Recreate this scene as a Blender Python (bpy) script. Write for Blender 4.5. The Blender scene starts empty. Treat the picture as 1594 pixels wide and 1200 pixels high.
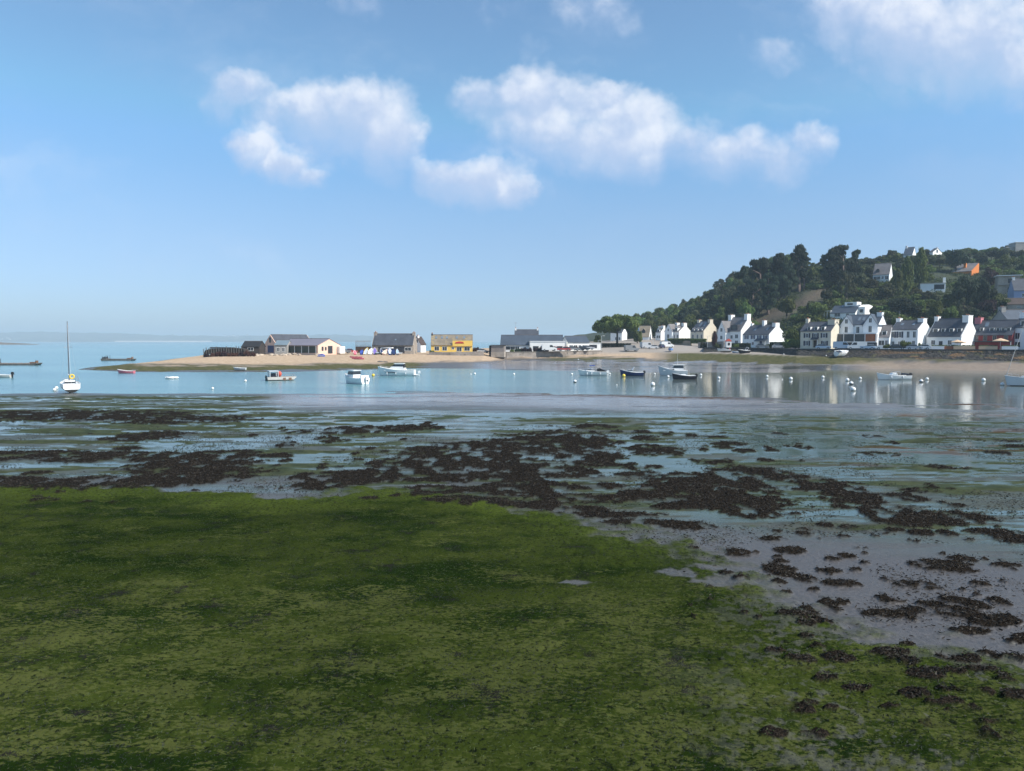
import bpy, math, random
import numpy as np
from mathutils import Vector
R = math.radians
sc = bpy.context.scene
COL = sc.collection
random.seed(7); RNG = np.random.default_rng(11)

# ---------------------------------------------------------------- camera, sun, sky, exposure
CAM_H, FPX, PITCH = 7.0, 1150.0, R(3.434)      # eye height above the water, focal length in photo pixels
cam_d = bpy.data.cameras.new('camera'); cam = bpy.data.objects.new('camera', cam_d); COL.objects.link(cam)
cam.location = (0, 0, CAM_H); cam.rotation_euler = (math.pi/2 - PITCH, 0, 0)
cam_d.sensor_fit = 'HORIZONTAL'; cam_d.sensor_width = 36; cam_d.lens = 36*FPX/1594
cam_d.clip_start = .5; cam_d.clip_end = 40000
sc.camera = cam
SUN_EL, SUN_AZ = R(44), R(115)                  # azimuth clockwise from +Y (the view direction)
sd = bpy.data.lights.new('sun', 'SUN'); sun = bpy.data.objects.new('sun', sd); COL.objects.link(sun)
sd.energy = 4.5; sd.angle = R(.5); sd.color = (1, .95, .87)
sdir = Vector((math.sin(SUN_AZ)*math.cos(SUN_EL), math.cos(SUN_AZ)*math.cos(SUN_EL), math.sin(SUN_EL)))
sun.rotation_euler = sdir.to_track_quat('Z', 'Y').to_euler()
sc.view_settings.view_transform = 'Standard'; sc.view_settings.look = 'None'
sc.view_settings.gamma = 1; sc.view_settings.exposure = .48
try:
    sc.cycles.use_denoising = True; sc.cycles.volume_bounces = 0
    sc.cycles.max_bounces = 6; sc.cycles.transparent_max_bounces = 6
except Exception: pass

def ray(px, py):
    dx = (px-797)/FPX; dy = (600-py)/FPX
    return (dx, math.cos(PITCH)+dy*math.sin(PITCH), -math.sin(PITCH)+dy*math.cos(PITCH))
def gp(px, py, z=0.0):
    d = ray(px, py); t = (z-CAM_H)/d[2]
    return Vector((d[0]*t, d[1]*t, z))
def yp(px, py, Y):
    d = ray(px, py); t = Y/d[1]
    return Vector((d[0]*t, Y, CAM_H+d[2]*t))
def uv(px, py):
    d = ray(px, py); return d[0]/d[1], d[2]/d[1]
def to_px(x, y, z):
    c, s = math.cos(PITCH), math.sin(PITCH)
    dep = y*c-(z-CAM_H)*s; up = y*s+(z-CAM_H)*c
    return 797+FPX*x/dep, 600-FPX*up/dep

class NT:
    def __init__(s, tree): s.t = tree; s.n = tree.nodes; s.l = tree.links
    def node(s, typ, **kw):
        n = s.n.new(typ)
        for k, v in kw.items():
            if k == 'ins':
                for i, val in v.items():
                    if isinstance(val, bpy.types.NodeSocket): s.l.new(val, n.inputs[i])
                    else: n.inputs[i].default_value = val
            else: setattr(n, k, v)
        return n
    def math(s, op, a, b=0.0, c=0.0, clamp=False):
        return s.node('ShaderNodeMath', operation=op, use_clamp=clamp, ins={0: a, 1: b, 2: c}).outputs[0]
    def vmath(s, op, a, b=(0, 0, 0)):
        n = s.node('ShaderNodeVectorMath', operation=op, ins={0: a, 1: b})
        return n.outputs['Value'] if op in ('DOT_PRODUCT', 'LENGTH') else n.outputs[0]
    def mix(s, f, a, b, blend='MIX'):
        n = s.node('ShaderNodeMix', data_type='RGBA', blend_type=blend)
        for i, val in ((0, f), (6, a), (7, b)):
            if isinstance(val, bpy.types.NodeSocket): s.l.new(val, n.inputs[i])
            else: n.inputs[i].default_value = (*val, 1) if isinstance(val, tuple) and len(val) == 3 else val
        return n.outputs[2]
    def ramp(s, f, a, b, lo=0.0, hi=1.0, smooth=True):
        n = s.node('ShaderNodeMapRange', interpolation_type='SMOOTHSTEP' if smooth else 'LINEAR',
                   ins={0: f, 1: a, 2: b, 3: lo, 4: hi}); return n.outputs[0]
    def noise(s, vec, scale, detail=4.0, rough=.55, dist=0.0, dim='3D'):
        n = s.node('ShaderNodeTexNoise', noise_dimensions=dim, ins={'Scale': scale, 'Detail': detail, 'Roughness': rough, 'Distortion': dist})
        s.l.new(vec, n.inputs['Vector']); return n.outputs[0]
    def attr(s, name): return s.node('ShaderNodeAttribute', attribute_name=name).outputs['Fac']

w = bpy.data.worlds.new('World'); sc.world = w; w.use_nodes = True
N = NT(w.node_tree); N.n.clear()
sky = N.node('ShaderNodeTexSky', sky_type='NISHITA', sun_disc=False, sun_elevation=SUN_EL, sun_rotation=SUN_AZ,
             air_density=1.0, dust_density=.6, ozone_density=3.0)
geo = N.node('ShaderNodeTexCoord')
sep = N.node('ShaderNodeSeparateXYZ', ins={0: geo.outputs['Generated']})
tr_ = N.node('ShaderNodeValToRGB'); N.l.new(sep.outputs[2], tr_.inputs[0]); cr = tr_.color_ramp; cr.interpolation = 'B_SPLINE'
for p_, c_ in ((.03, (.50, .62, .88)), (.10, (.61, .675, .82)), (.16, (.70, .77, .86)), (.233, (.68, .88, .97)), (.31, (.80, 1.07, 1.12)), (.42, (.88, 1.26, 1.36))):
    e_ = cr.elements.new(p_); e_.color = (*c_, 1)
cr.elements.remove(cr.elements[0]); cr.elements.remove(cr.elements[-1])
skyc = N.mix(1.0, sky.outputs[0], tr_.outputs[0], 'MULTIPLY')
bg = N.node('ShaderNodeBackground', ins={0: skyc, 1: .128})
# clouds: soft lobes laid out by direction (azimuth, height), broken up by noise
yy = N.math('MAXIMUM', sep.outputs[1], .02)
U = N.math('DIVIDE', sep.outputs[0], yy); V = N.math('DIVIDE', sep.outputs[2], yy)
P = N.node('ShaderNodeCombineXYZ', ins={0: U, 1: V, 2: 0.0}).outputs[0]
wn = N.node('ShaderNodeTexNoise', ins={'Scale': 16.0, 'Detail': 6.0, 'Roughness': .6}); N.l.new(P, wn.inputs['Vector'])
wv = N.vmath('SCALE', N.vmath('SUBTRACT', wn.outputs['Color'], (.5, .5, .5))); N.n[-1].inputs['Scale'].default_value = .055
PW = N.vmath('ADD', P, wv)
LOBES = [(372,136,54,36,.86),(350,158,38,38,.66),(428,168,62,44,.74),(500,172,72,56,.95),(560,178,80,62,1),(598,205,54,60,1),(550,212,75,38,.6),(590,235,50,36,.55),
 (395,226,38,30,1),(440,250,48,25,.92),(487,265,28,18,.75),(690,268,50,28,.85),(740,276,74,36,1),(796,294,44,22,.95),(752,150,48,32,.8),(820,152,74,50,1),(905,162,62,48,.9),
 (945,148,46,30,1),(985,188,72,48,1),(870,205,110,52,.9),(970,222,115,48,.9),(1065,218,72,42,.8),(1135,232,84,42,.85),(1200,246,64,40,.72),(1266,218,40,34,.72),
 (1335,5,70,62,.9),(1425,38,115,80,.95),(1525,60,115,84,1),(1592,95,66,66,.9),(1455,105,95,45,.55),(1345,115,48,46,.3),(1206,78,44,32,.55),(1165,68,26,26,.32),
 (925,12,66,46,.55),(560,2,42,28,.42),(745,12,40,30,.2),(836,84,30,34,.36),(85,352,55,26,.22),(330,52,48,28,.15),(1700,60,120,90,.9),(-300,120,120,60,.8),(1900,240,160,60,.8)]
acc = acc2 = None
for (px, py, rx, ry, st) in LOBES:
    u0, v0 = uv(px, py)
    q = N.vmath('MULTIPLY', N.vmath('SUBTRACT', PW, (u0, v0, 0)), (FPX/rx, FPX/ry, 0))
    q = N.vmath('MAXIMUM', N.vmath('MULTIPLY', q, (1, 1.22, 0)), N.vmath('MULTIPLY', q, (1, .86, 0)))
    g = N.math('MULTIPLY_ADD', N.vmath('DOT_PRODUCT', q, q), -.5*st, st)
    g2 = N.math('ADD', g, N.vmath('DOT_PRODUCT', q, (.05, .42*st, 0)))
    acc = g if acc is None else N.math('SMOOTH_MAX', acc, g, .10)
    acc2 = g2 if acc2 is None else N.math('SMOOTH_MAX', acc2, g2, .10)
bl_ = N.math('ABSOLUTE', N.math('SUBTRACT', N.noise(PW, 13.0, 2.0, .5), .5)); puff = N.math('MULTIPLY_ADD', bl_, 2.2, -.20)
n2 = N.noise(P, 9.0, 7.0, .62); n3 = N.noise(P, 34.0, 5.0, .6)
body = N.math('ADD', acc, N.math('MULTIPLY_ADD', n2, .72, -.34))
body = N.math('ADD', body, N.math('MULTIPLY_ADD', n3, .34, -.17))
body = N.math('ADD', body, N.math('MULTIPLY_ADD', puff, .46, .015))
cm = N.math('MULTIPLY', N.ramp(body, .15, .96), .90)
wisp = N.math('MULTIPLY', N.ramp(N.noise(N.vmath('MULTIPLY', PW, (1, 2.2, 1)), 3.2, 6.0, .6), .46, .82), .26)
cm = N.math('MAXIMUM', cm, wisp)
cm = N.math('MULTIPLY', cm, N.ramp(N.math('SUBTRACT', acc2, acc), -.30, .06, .62, 1.0))
cm = N.math('MULTIPLY', cm, N.ramp(sep.outputs[2], .02, .12))
lit = N.math('ADD', N.math('SUBTRACT', acc2, acc), N.math('ADD', N.math('MULTIPLY', puff, .55), N.math('MULTIPLY_ADD', n3, .7, -.35)))
ccol = N.mix(N.ramp(lit, -.22, .42), (.40, .48, .645), (.66, .69, .755))
cb = N.node('ShaderNodeBackground', ins={0: ccol, 1: 1.0})
ms = N.node('ShaderNodeMixShader', ins={0: cm, 1: bg.outputs[0], 2: cb.outputs[0]})
wo = N.node('ShaderNodeOutputWorld', ins={0: ms.outputs[0]})

# ---------------------------------------------------------------- helpers
_mats = {}
def pm(name, col, rough=.7, var=.18, scale=2.5, bump=0.0, bscale=None, metal=0.0, spec=.4, col2=None, coat=0.0):
    """procedural material: colour broken up by two noises, optional bump"""
    if name in _mats: return _mats[name]
    m = bpy.data.materials.new(name); m.use_nodes = True; n = NT(m.node_tree)
    b = n.n['Principled BSDF']; tc = n.node('ShaderNodeTexCoord').outputs['Object']
    a = n.noise(tc, scale, 5.0, .6); a2 = n.noise(tc, scale*.23, 3.0, .5)
    f = n.ramp(n.math('MULTIPLY_ADD', a2, .5, n.math('MULTIPLY', a, .5)), .32, .68)
    lo = tuple(c*(1-var) for c in col); hi = tuple(min(1, c*(1+var)) for c in col)
    c = n.mix(f, lo, hi)
    if col2: c = n.mix(n.ramp(n.noise(tc, scale*.5, 5.0, .65), .55, .66), c, col2)
    n.l.new(c, b.inputs['Base Color'])
    n.l.new(n.ramp(a, .2, .8, rough*.85, min(1, rough*1.15)), b.inputs['Roughness'])
    b.inputs['Metallic'].default_value = metal; b.inputs['Specular IOR Level'].default_value = spec
    if bump:
        bn = n.node('ShaderNodeBump', ins={'Strength': 1.0, 'Distance': bump, 'Height': n.noise(tc, bscale or scale*4, 4.0)})
        n.l.new(bn.outputs[0], b.inputs['Normal'])
    _mats[name] = m; return m

class MB:
    def __init__(s): s.v = []; s.f = []; s.mi = []
    def add(s, vs, fs, mi=0):
        o = len(s.v); s.v += [tuple(v) for v in vs]; s.f += [tuple(i+o for i in f) for f in fs]; s.mi += [mi]*len(fs); return s
    def box(s, x0, x1, y0, y1, z0, z1, mi=0):
        return s.add([(x0,y0,z0),(x1,y0,z0),(x1,y1,z0),(x0,y1,z0),(x0,y0,z1),(x1,y0,z1),(x1,y1,z1),(x0,y1,z1)],
                     [(3,2,1,0),(4,5,6,7),(0,1,5,4),(1,2,6,5),(2,3,7,6),(3,0,4,7)], mi)
    def prism_x(s, poly, x0, x1, mi=0):          # poly in (y, z), extruded along x
        n = len(poly)
        return s.add([(x0,y,z) for y,z in poly]+[(x1,y,z) for y,z in poly],
            [tuple(range(n))[::-1], tuple(range(n,2*n))]+[(i,(i+1)%n,n+(i+1)%n,n+i) for i in range(n)], mi)
    def prism_y(s, poly, y0, y1, mi=0):          # poly in (x, z), extruded along y
        n = len(poly)
        return s.add([(x,y0,z) for x,z in poly]+[(x,y1,z) for x,z in poly],
            [tuple(range(n)), tuple(range(n,2*n))[::-1]]+[(i,n+i,n+(i+1)%n,(i+1)%n) for i in range(n)], mi)
    def tube(s, p, q, r, r2=None, n=7, mi=0):
        p, q = Vector(p), Vector(q); r2 = r if r2 is None else r2
        d = (q-p).normalized(); a = d.orthogonal().normalized(); b = d.cross(a); vs = []
        for c, rr in ((p, r), (q, r2)):
            for i in range(n):
                t = 2*math.pi*i/n; vs.append(c+(a*math.cos(t)+b*math.sin(t))*rr)
        return s.add(vs, [tuple(range(n))[::-1], tuple(range(n,2*n))]+[(i,(i+1)%n,n+(i+1)%n,n+i) for i in range(n)], mi)
    def ball(s, c, rx, ry=None, rz=None, n=12, m=8, mi=0):
        ry = ry or rx; rz = rz or rx; vs = [(c[0],c[1],c[2]-rz)]
        for j in range(1, m):
            t = math.pi*j/m-math.pi/2
            for i in range(n):
                a = 2*math.pi*i/n; vs.append((c[0]+rx*math.cos(a)*math.cos(t), c[1]+ry*math.sin(a)*math.cos(t), c[2]+rz*math.sin(t)))
        vs.append((c[0],c[1],c[2]+rz)); fs = [(0,1+(i+1)%n,1+i) for i in range(n)]
        for j in range(m-2):
            for i in range(n): fs.append((1+j*n+i,1+j*n+(i+1)%n,1+(j+1)*n+(i+1)%n,1+(j+1)*n+i))
        o = 1+(m-2)*n; fs += [(o+i,o+(i+1)%n,len(vs)-1) for i in range(n)]
        return s.add(vs, fs, mi)
    def build(s, name, mat, parent=None, smooth=False, loc=None, rotz=0):
        me = bpy.data.meshes.new(name); me.from_pydata(s.v, [], s.f)
        for m in (mat if isinstance(mat, (list, tuple)) else [mat]): me.materials.append(m)
        me.polygons.foreach_set('material_index', s.mi)
        if smooth: me.polygons.foreach_set('use_smooth', [True]*len(s.f))
        me.update(); o = bpy.data.objects.new(name, me); COL.objects.link(o)
        if parent: o.parent = parent
        if loc is not None: o.location = loc
        o.rotation_euler = (0, 0, rotz); return o
def np_mesh(name, verts, faces, mat, attrs=None, smooth=True):
    me = bpy.data.meshes.new(name); nv, nf = len(verts), len(faces); k = faces.shape[1]
    me.vertices.add(nv); me.vertices.foreach_set('co', np.ascontiguousarray(verts, np.float32).ravel())
    me.loops.add(nf*k); me.loops.foreach_set('vertex_index', np.ascontiguousarray(faces, np.int32).ravel())
    me.polygons.add(nf); me.polygons.foreach_set('loop_start', np.arange(nf, dtype=np.int32)*k)
    me.polygons.foreach_set('use_smooth', np.full(nf, smooth))
    for nm, a in (attrs or {}).items():
        at = me.attributes.new(nm, 'FLOAT', 'POINT'); at.data.foreach_set('value', np.ascontiguousarray(a, np.float32))
    me.materials.append(mat); me.update(calc_edges=True); me.validate()
    o = bpy.data.objects.new(name, me); COL.objects.link(o); return o
def tag(o, label, cat, group=None, kind=None):
    o['label'] = label; o['category'] = cat
    if group: o['group'] = group
    if kind: o['kind'] = kind
    return o
def struct(o, kind='structure'): o['kind'] = kind; return o
def thing(name, label, cat, loc, rotz=0, group=None):
    o = bpy.data.objects.new(name, None); COL.objects.link(o); o.location = loc; o.rotation_euler = (0, 0, rotz)
    o.empty_display_size = .3
    return tag(o, label, cat, group)
def children(o): return [c for c in ALL_CH.get(o.name, [])]
def copy_tree(o, kids, parent=None):
    c = o.copy(); COL.objects.link(c)
    if parent: c.parent = parent
    return c

# value noise in numpy
def _h(ix, iy, seed):
    n = (ix.astype(np.int64)*374761393+iy.astype(np.int64)*668265263+seed*974634777) & 0x7fffffff
    n = ((n ^ (n >> 13))*1274126177) & 0x7fffffff
    return ((n ^ (n >> 16)) & 0xffff)/65535.0
def vnoise(x, y, seed=0):
    ix = np.floor(x); iy = np.floor(y); fx = x-ix; fy = y-iy
    fx = fx*fx*(3-2*fx); fy = fy*fy*(3-2*fy)
    a = _h(ix, iy, seed); b = _h(ix+1, iy, seed); c = _h(ix, iy+1, seed); d = _h(ix+1, iy+1, seed)
    return (a*(1-fx)+b*fx)*(1-fy)+(c*(1-fx)+d*fx)*fy
def fbm(x, y, oct=4, seed=0, g=.5):
    s = 0; a = 1; t = 0
    for i in range(oct): s = s+a*vnoise(x*2**i+17.3*i, y*2**i-9.1*i, seed+i); t += a; a *= g
    return s/t
def sst(a, b, x):
    t = np.clip((x-a)/(b-a), 0, 1); return t*t*(3-2*t)
# ---------------------------------------------------------------- tidal flat: one sheet from below the camera to behind the spit
CX = [-700,0,120,200,330,450,560,640,750,790,930,1000,1095,1240,1300,1400,1500,1594,2300]
PYN = [614,614,613,613,612,612,611,609,608,610,614,617,619,622,624,626,629,632,632]
PROF = {  # far shore: distance and height of five knots for each bearing
 -700:[(170,-1),(190,-1.2),(230,-1.5),(300,-2),(330,-2)], 0:[(170,-1),(190,-1.2),(230,-1.5),(300,-2),(330,-2)],
 120:[(180,-.1),(183,.02),(187,-.1),(260,-1.5),(300,-2)], 200:[(168,0),(180,.75),(192,1.15),(215,-.3),(260,-2)],
 330:[(167,0),(190,1.3),(212,2.3),(285,2.0),(310,-2)], 450:[(168,0),(195,1.2),(232,2.4),(290,2.9),(315,-2)],
 560:[(180,0),(205,1.2),(238,2.6),(300,3),(325,-2)], 640:[(191,0),(212,1.2),(240,2.7),(310,3),(335,-2)],
 750:[(188,0),(215,.9),(245,2.6),(300,3),(400,2.6)], 790:[(178,0),(215,.45),(245.5,.9),(248.5,3.2),(420,3.5)],
 930:[(172,0),(215,.3),(261,2.0),(264.5,3.5),(420,7)], 1000:[(165,0),(222,.6),(255,2.2),(275,4.0),(400,9)],
 1095:[(165,0),(222,.5),(257,3.0),(275,4.1),(400,8)], 1240:[(164,0),(200,1.0),(211,2.85),(225,2.9),(400,3)], 1300:[(180,0),(198,1.2),(207.5,2.72),(220,2.8),(400,3)],
 1400:[(189,0),(194,1.15),(198.8,2.48),(210,2.5),(400,3)], 1500:[(180,0),(187,1.1),(192.6,2.2),(203,2.2),(400,3)],
 1594:[(170,0),(179,.95),(186,1.9),(196,1.95),(400,3)], 2300:[(165,0),(172,.95),(178,1.8),(190,1.9),(400,3)]}
KY = [[PROF[c][k][0] for c in CX] for k in range(5)]; KZ = [[PROF[c][k][1] for c in CX] for k in range(5)]
def profile(px):
    yn = 7*FPX/(np.interp(px, CX, PYN)-531); ky = [np.interp(px, CX, k) for k in KY]; kz = [np.interp(px, CX, k) for k in KZ]
    Y = [0, 14, 30, 45, yn, yn+12, (yn+ky[0])/2, ky[0]-14, *ky, 460, 700]
    Z = [.42, .40, .25, .16, 0.005, -.12, -.9, -.3 if kz[0] > -.5 else -1, *kz, kz[4], -2.5]
    return Y, Z
def ground_z(x, y):
    px = 797+FPX*x/y; Y, Z = profile(px); return float(np.interp(y, Y, Z))
pxs = np.unique(np.concatenate([np.arange(-700, -40, 40), np.arange(-40, 1636, 2.0), np.arange(1640, 2340, 40)]))
pys = np.concatenate([np.arange(1700, 1240, -8), np.arange(1240, 640, -1.5), np.arange(640, 546, -.6)])
Ys = np.concatenate([7*FPX/(pys-531), [560, 620, 700]])
GX = ((pxs-797)/FPX)[None, :]*Ys[:, None]; GY = np.repeat(Ys[:, None], len(pxs), 1); GZ = np.zeros_like(GX)
for j, p in enumerate(pxs):
    Yk, Zk = profile(p); GZ[:, j] = np.interp(Ys, Yk, Zk)
PX = np.repeat(pxs[None, :], len(Ys), 0); PY = 531+(7-0*GZ)*FPX/GY     # bearing and depression of every point of the flat
far = sst(60, 110, GY)
# weed beds, traced on the flat: (bearing, depression, half width, half depth) turned into ground ellipses
WEED = [(50,713,100,7),(190,716,115,8),(305,726,80,15),(315,746,85,14),(220,757,120,9),(95,761,120,8),(0,757,60,7),(350,712,60,6),(90,648,180,7),(290,655,95,5),(235,682,48,7),(180,686,25,4),
 (700,714,75,16),(765,704,90,14),(825,695,80,14),(885,690,62,16),(925,667,34,5),(905,706,52,18),(650,734,66,9),(560,750,75,9),(505,764,45,7),(605,744,62,9),(835,733,72,11),
 (765,750,62,9),(880,740,50,8),(700,748,50,8),(560,668,22,4),(540,672,32,7),(515,690,16,3),(640,668,40,5),(1018,702,40,5),(1000,675,18,3),(1075,681,12,3),(1130,693,12,2),(1010,710,25,4),(1095,722,22,5),
 (1165,742,62,9),(1115,755,95,12),(1205,756,62,9),(1285,766,56,6),(1150,784,70,13),(1100,792,60,10),(1165,802,50,11),(1060,768,55,7),(1000,778,40,7),(960,785,40,5),(980,745,24,3),(1250,700,14,3),(1190,721,12,3),
 (1262,752,35,6),(1316,763,36,6),(1320,776,40,8),(1392,783,42,6),(1340,789,42,5),(1310,799,15,4),(1410,798,18,5),(1362,806,26,8),(1400,819,48,11),(1432,812,32,9),(1500,816,42,7),(1462,823,40,6),
 (1435,772,28,4),(1548,842,38,7),(1582,852,34,9),(1285,829,13,4),(1320,832,17,4),(1255,845,15,4),(1395,838,18,4),(1430,842,22,6),(1475,843,13,5),
 (1206,853,21,4),(1251,844,15,4),(1288,852,15,3),(1231,873,24,6),(1296,887,15,4),(1320,882,15,5),(1346,893,10,3),(1291,907,22,5),(1311,929,30,7),(1331,905,10,3),(1215,906,28,12),(1253,920,18,6),(1211,891,19,4),
 (1150,877,22,6),(1389,921,22,5),(1426,931,37,7),(1461,898,47,10),(1522,929,15,5),(1569,925,13,4),(1567,896,17,4),(1497,886,22,5),(1386,954,23,8),(1381,979,36,7),(1436,974,32,8),(1487,976,34,11),(1446,961,21,6),
 (1481,956,21,6),(1517,964,21,8),(1552,959,20,9),(1522,984,20,6),(1577,986,22,6),(1276,974,26,7),(1288,961,15,5),(1311,959,11,4),(1266,939,11,3),(640,782,30,3),(740,790,60,6),(830,796,60,7),(900,805,50,6),
 (780,770,50,8),(840,770,60,9),(930,765,40,5),(690,770,40,6),(880,784,60,7),(960,812,60,5),(1040,800,30,4),(1000,826,50,5),(1060,830,40,5),(1590,700,30,4),(1360,683,14,3)]
rr = random.Random(5)
for _ in range(55):
    s = rr.uniform(8, 24); WEED.append((rr.uniform(1180, 1600), rr.uniform(985, 1190), s*rr.uniform(1, 1.8), s*.36))
for _ in range(120):
    s = rr.uniform(4, 15); WEED.append((rr.choice((rr.uniform(430, 1250), rr.uniform(0, 1590))), rr.uniform(672, 800), s*rr.uniform(1, 2.2), s*.30))
for _ in range(150):                                   # small strays between the traced beds
    a = rr.choice([(1050,1590,835,1000),(620,1350,660,800),(1200,1594,760,860),(380,700,655,770)])
    s = rr.uniform(2, 7); WEED.append((rr.uniform(a[0], a[1]), rr.uniform(a[2], a[3]), s*rr.uniform(1, 2), s*.45))
WF = np.full(GX.shape, -1.0)
rag = fbm(GX*.8, GY*1.1, 5, 3, .6)
def ell(px, py, hw, hh):
    c = gp(px, py); return c.x, c.y, hw/FPX*c.y, max(.12, (gp(px, py-hh).y-gp(px, py+hh).y)/2)
for e in WEED:
    if e[2] > 38: e = (e[0], e[1], e[2]*1.12, e[3]*1.25)
    cx, cy, a, b = ell(*e)
    r0 = np.searchsorted(Ys, cy-2.2*b); r1 = np.searchsorted(Ys, cy+2.2*b)
    c0 = np.searchsorted(pxs, e[0]-2.2*e[2]-20); c1 = np.searchsorted(pxs, e[0]+2.2*e[2]+20)
    if r1 <= r0 or c1 <= c0: continue
    S = (slice(r0, r1), slice(c0, c1))
    d = 1-np.sqrt(((GX[S]-cx)/a)**2+((GY[S]-cy)/b)**2)
    WF[S] = np.maximum(WF[S], d)
fine = fbm(GX*4, GY*4, 3, 8)
WEEDM = sst(.0, .14, WF+(rag-.5)*.95+(fine-.5)*.6+.10)*(PY > 636)
WEEDM *= 1-.8*sst(.58, .66, fbm(GX*1.3, GY*.9, 4, 21))
# green bank in front
AC = [(-700,765),(0,767),(180,768),(330,775),(400,783),(480,778),(560,768),(640,770),(720,786),(800,803),(900,818),(1000,838),(1080,855),(1130,885),(1190,920),(1250,960),(1330,1000),(1450,1040),(1594,1065),(2300,1150)]
edge = np.interp(PX, [a[0] for a in AC], [a[1] for a in AC])
ed = (PY-edge)+(fbm(GX*.6, GY*.6, 4, 31)-.5)*34
wide = 1+5.5*sst(760, 1150, PX)
ALG = sst(-4*wide, 9*wide, ed+(fbm(GX*2.2, GY*2.2, 3, 33)-.5)*14*wide)
sparse = sst(.51, .56, fbm(GX*.5, GY*.4, 4, 35)*.5+fbm(GX*6.5, GY*6.5, 3, 37)*.5)*sst(950, 1300, PX)
ALGR = ALG.copy(); ALG *= 1-.42*sparse
for e in [(1060,915,45,10),(1130,930,60,14),(1110,905,40,7),(900,930,30,5)]:
    cx, cy, a, b = ell(*e); d = 1-np.sqrt(((GX-cx)/a)**2+((GY-cy)/b)**2)
    ALG *= 1-.8*sst(0, .5, d+(fine-.5)*.9+(rag-.5)*.8)
# thin water film, slime, drift line
st1 = fbm(GX*.055+GY*.02, GY*.32, 5, 41); st2 = fbm(GX*.12-GY*.05, GY*.7, 4, 47); st3 = fbm(GX*.9, GY*2.2, 4, 61); st4 = fbm(GX*.5+GY*.1, GY*2.6, 4, 63)
lft = 1-sst(560, 900, PX); rgt = sst(900, 1100, PX)
zone_f = sst(612, 660, PY)*(1-sst(735, 800, PY))*lft + (1-lft)*sst(628, 650, PY)*(1-sst(700, 800, PY-.11*(PX-900)))
core = np.exp(-(((PY-(745-.13*PX))/22)**2))*lft*sst(60, 250, PX)        # the run-off channel crossing the left half
film = sst(.46, .56, st1*.6+st2*.4+.10*core+.05*rgt-.09*(1-zone_f))*np.clip(zone_f+.1, 0, 1)
film = np.maximum(film, sst(.5, .9, core+.25*(st2-.5))*.9)
wet = np.maximum(lft*np.where(PX < 440, sst(612, 618, PY), sst(628, 640, PY))*(1-sst(740, 775, PY)), (1-lft)*sst(634, 650, PY)*(1-sst(770, 845, PY-.10*(PX-900))))
film = np.maximum(film*.95, wet*sst(.50, .57, st4*.55+st2*.45+.075*rgt+.005*lft))
film *= 1-.92*wet*sst(.50, .57, st4*.5+fbm(GX*.16, GY*.5, 4, 67)*.5-.06*rgt)
film *= (1-WEEDM)*(1-ALG)
slime = np.maximum(wet*.95, sst(.42, .56, fbm(GX*.07, GY*.25, 4, 53)*.6+st3*.4+.04*lft)*sst(614, 622, PY)*(1-sst(790, 850, PY-.1*(PX-900))))
slime *= 1-.85*sst(380, 520, PX)*(1-sst(632, 650, PY))
slime *= .62+.38*sst(.35, .6, fbm(GX*.25, GY*.8, 4, 57))
glos = sst(.38, .62, st3)
drift = np.exp(-((PY-np.interp(PX, CX, PYN)-1.0-(st2-.5)*8)/2.6)**2)*sst(480, 800, PX)*sst(.42, .5, st3)
brown = np.maximum(drift, sst(.52, .60, st2)*sst(1230, 1420, PX)*sst(632, 650, PY)*(1-sst(735, 760, PY))*sst(.46, .56, st4)*.9)
# far shore materials
land = GY > 130
zl = GZ+(fbm(GX*.25, GY*.25, 4, 71)-.5)*.7+(fbm(GX*.06, GY*.3, 3, 75)-.5)*.8
dry = sst(.75, 1.35, zl)*land*(1-sst(1000, 1060, PX))
dry = np.maximum(dry, land*sst(1290, 1370, PX)*(1-sst(1.55, 2.0, zl+.15))*.42)
dry *= 1-sst(760, 810, PX)*(1-sst(1000, 1010, PX))*(1-sst(1.3, 1.9, zl))
fgreen = land*np.maximum((1-sst(640, 680, PX))*sst(.05, .25, zl)*(1-sst(.85, 1.2, zl)),
    sst(985, 1040, PX)*(1-sst(1330, 1420, PX))*sst(.75, 1.0, zl)*(1-sst(3.3, 3.6, GZ)))
fgreen = np.maximum(fgreen, land*sst(1330, 1420, PX)*sst(1.7, 2.0, zl)*.8)
fgreen = np.maximum(fgreen, land*sst(830, 880, PX)*(1-sst(985, 1000, PX))*sst(.7, 1.0, zl)*(1-sst(1.5, 1.8, zl)))
fmud = land*sst(700, 790, PX)*(1-sst(1320, 1400, PX))*(1-sst(.7, .95, zl))
band = sst(0, 5, PY-np.interp(PX, CX, PYN))*(1-sst(14, 30, PY-np.interp(PX, CX, PYN)))*sst(380, 480, PX)*(1-.6*sst(1000, 1500, PX))*(1-land)
fmud = np.maximum(fmud, band*sst(.36, .52, st4*.5+st1*.5+.04)*.9)
dline = land*fmud*sst(.57, .64, fbm(GX*.05, GY*.16, 4, 83))
asphalt = land*sst(930, 960, PX)*sst(3.7, 4.0, GZ)
asphalt = np.maximum(asphalt, land*sst(755, 790, PX)*sst(2.7, 3.0, GZ))
olive = sst(900, 1000, PY+(fbm(GX*.35, GY*.7, 4, 111)-.5)*260); crest = (1-sst(4, 40+50*sst(760, 1100, PX), ed+(rag-.5)*30))*ALG
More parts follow.
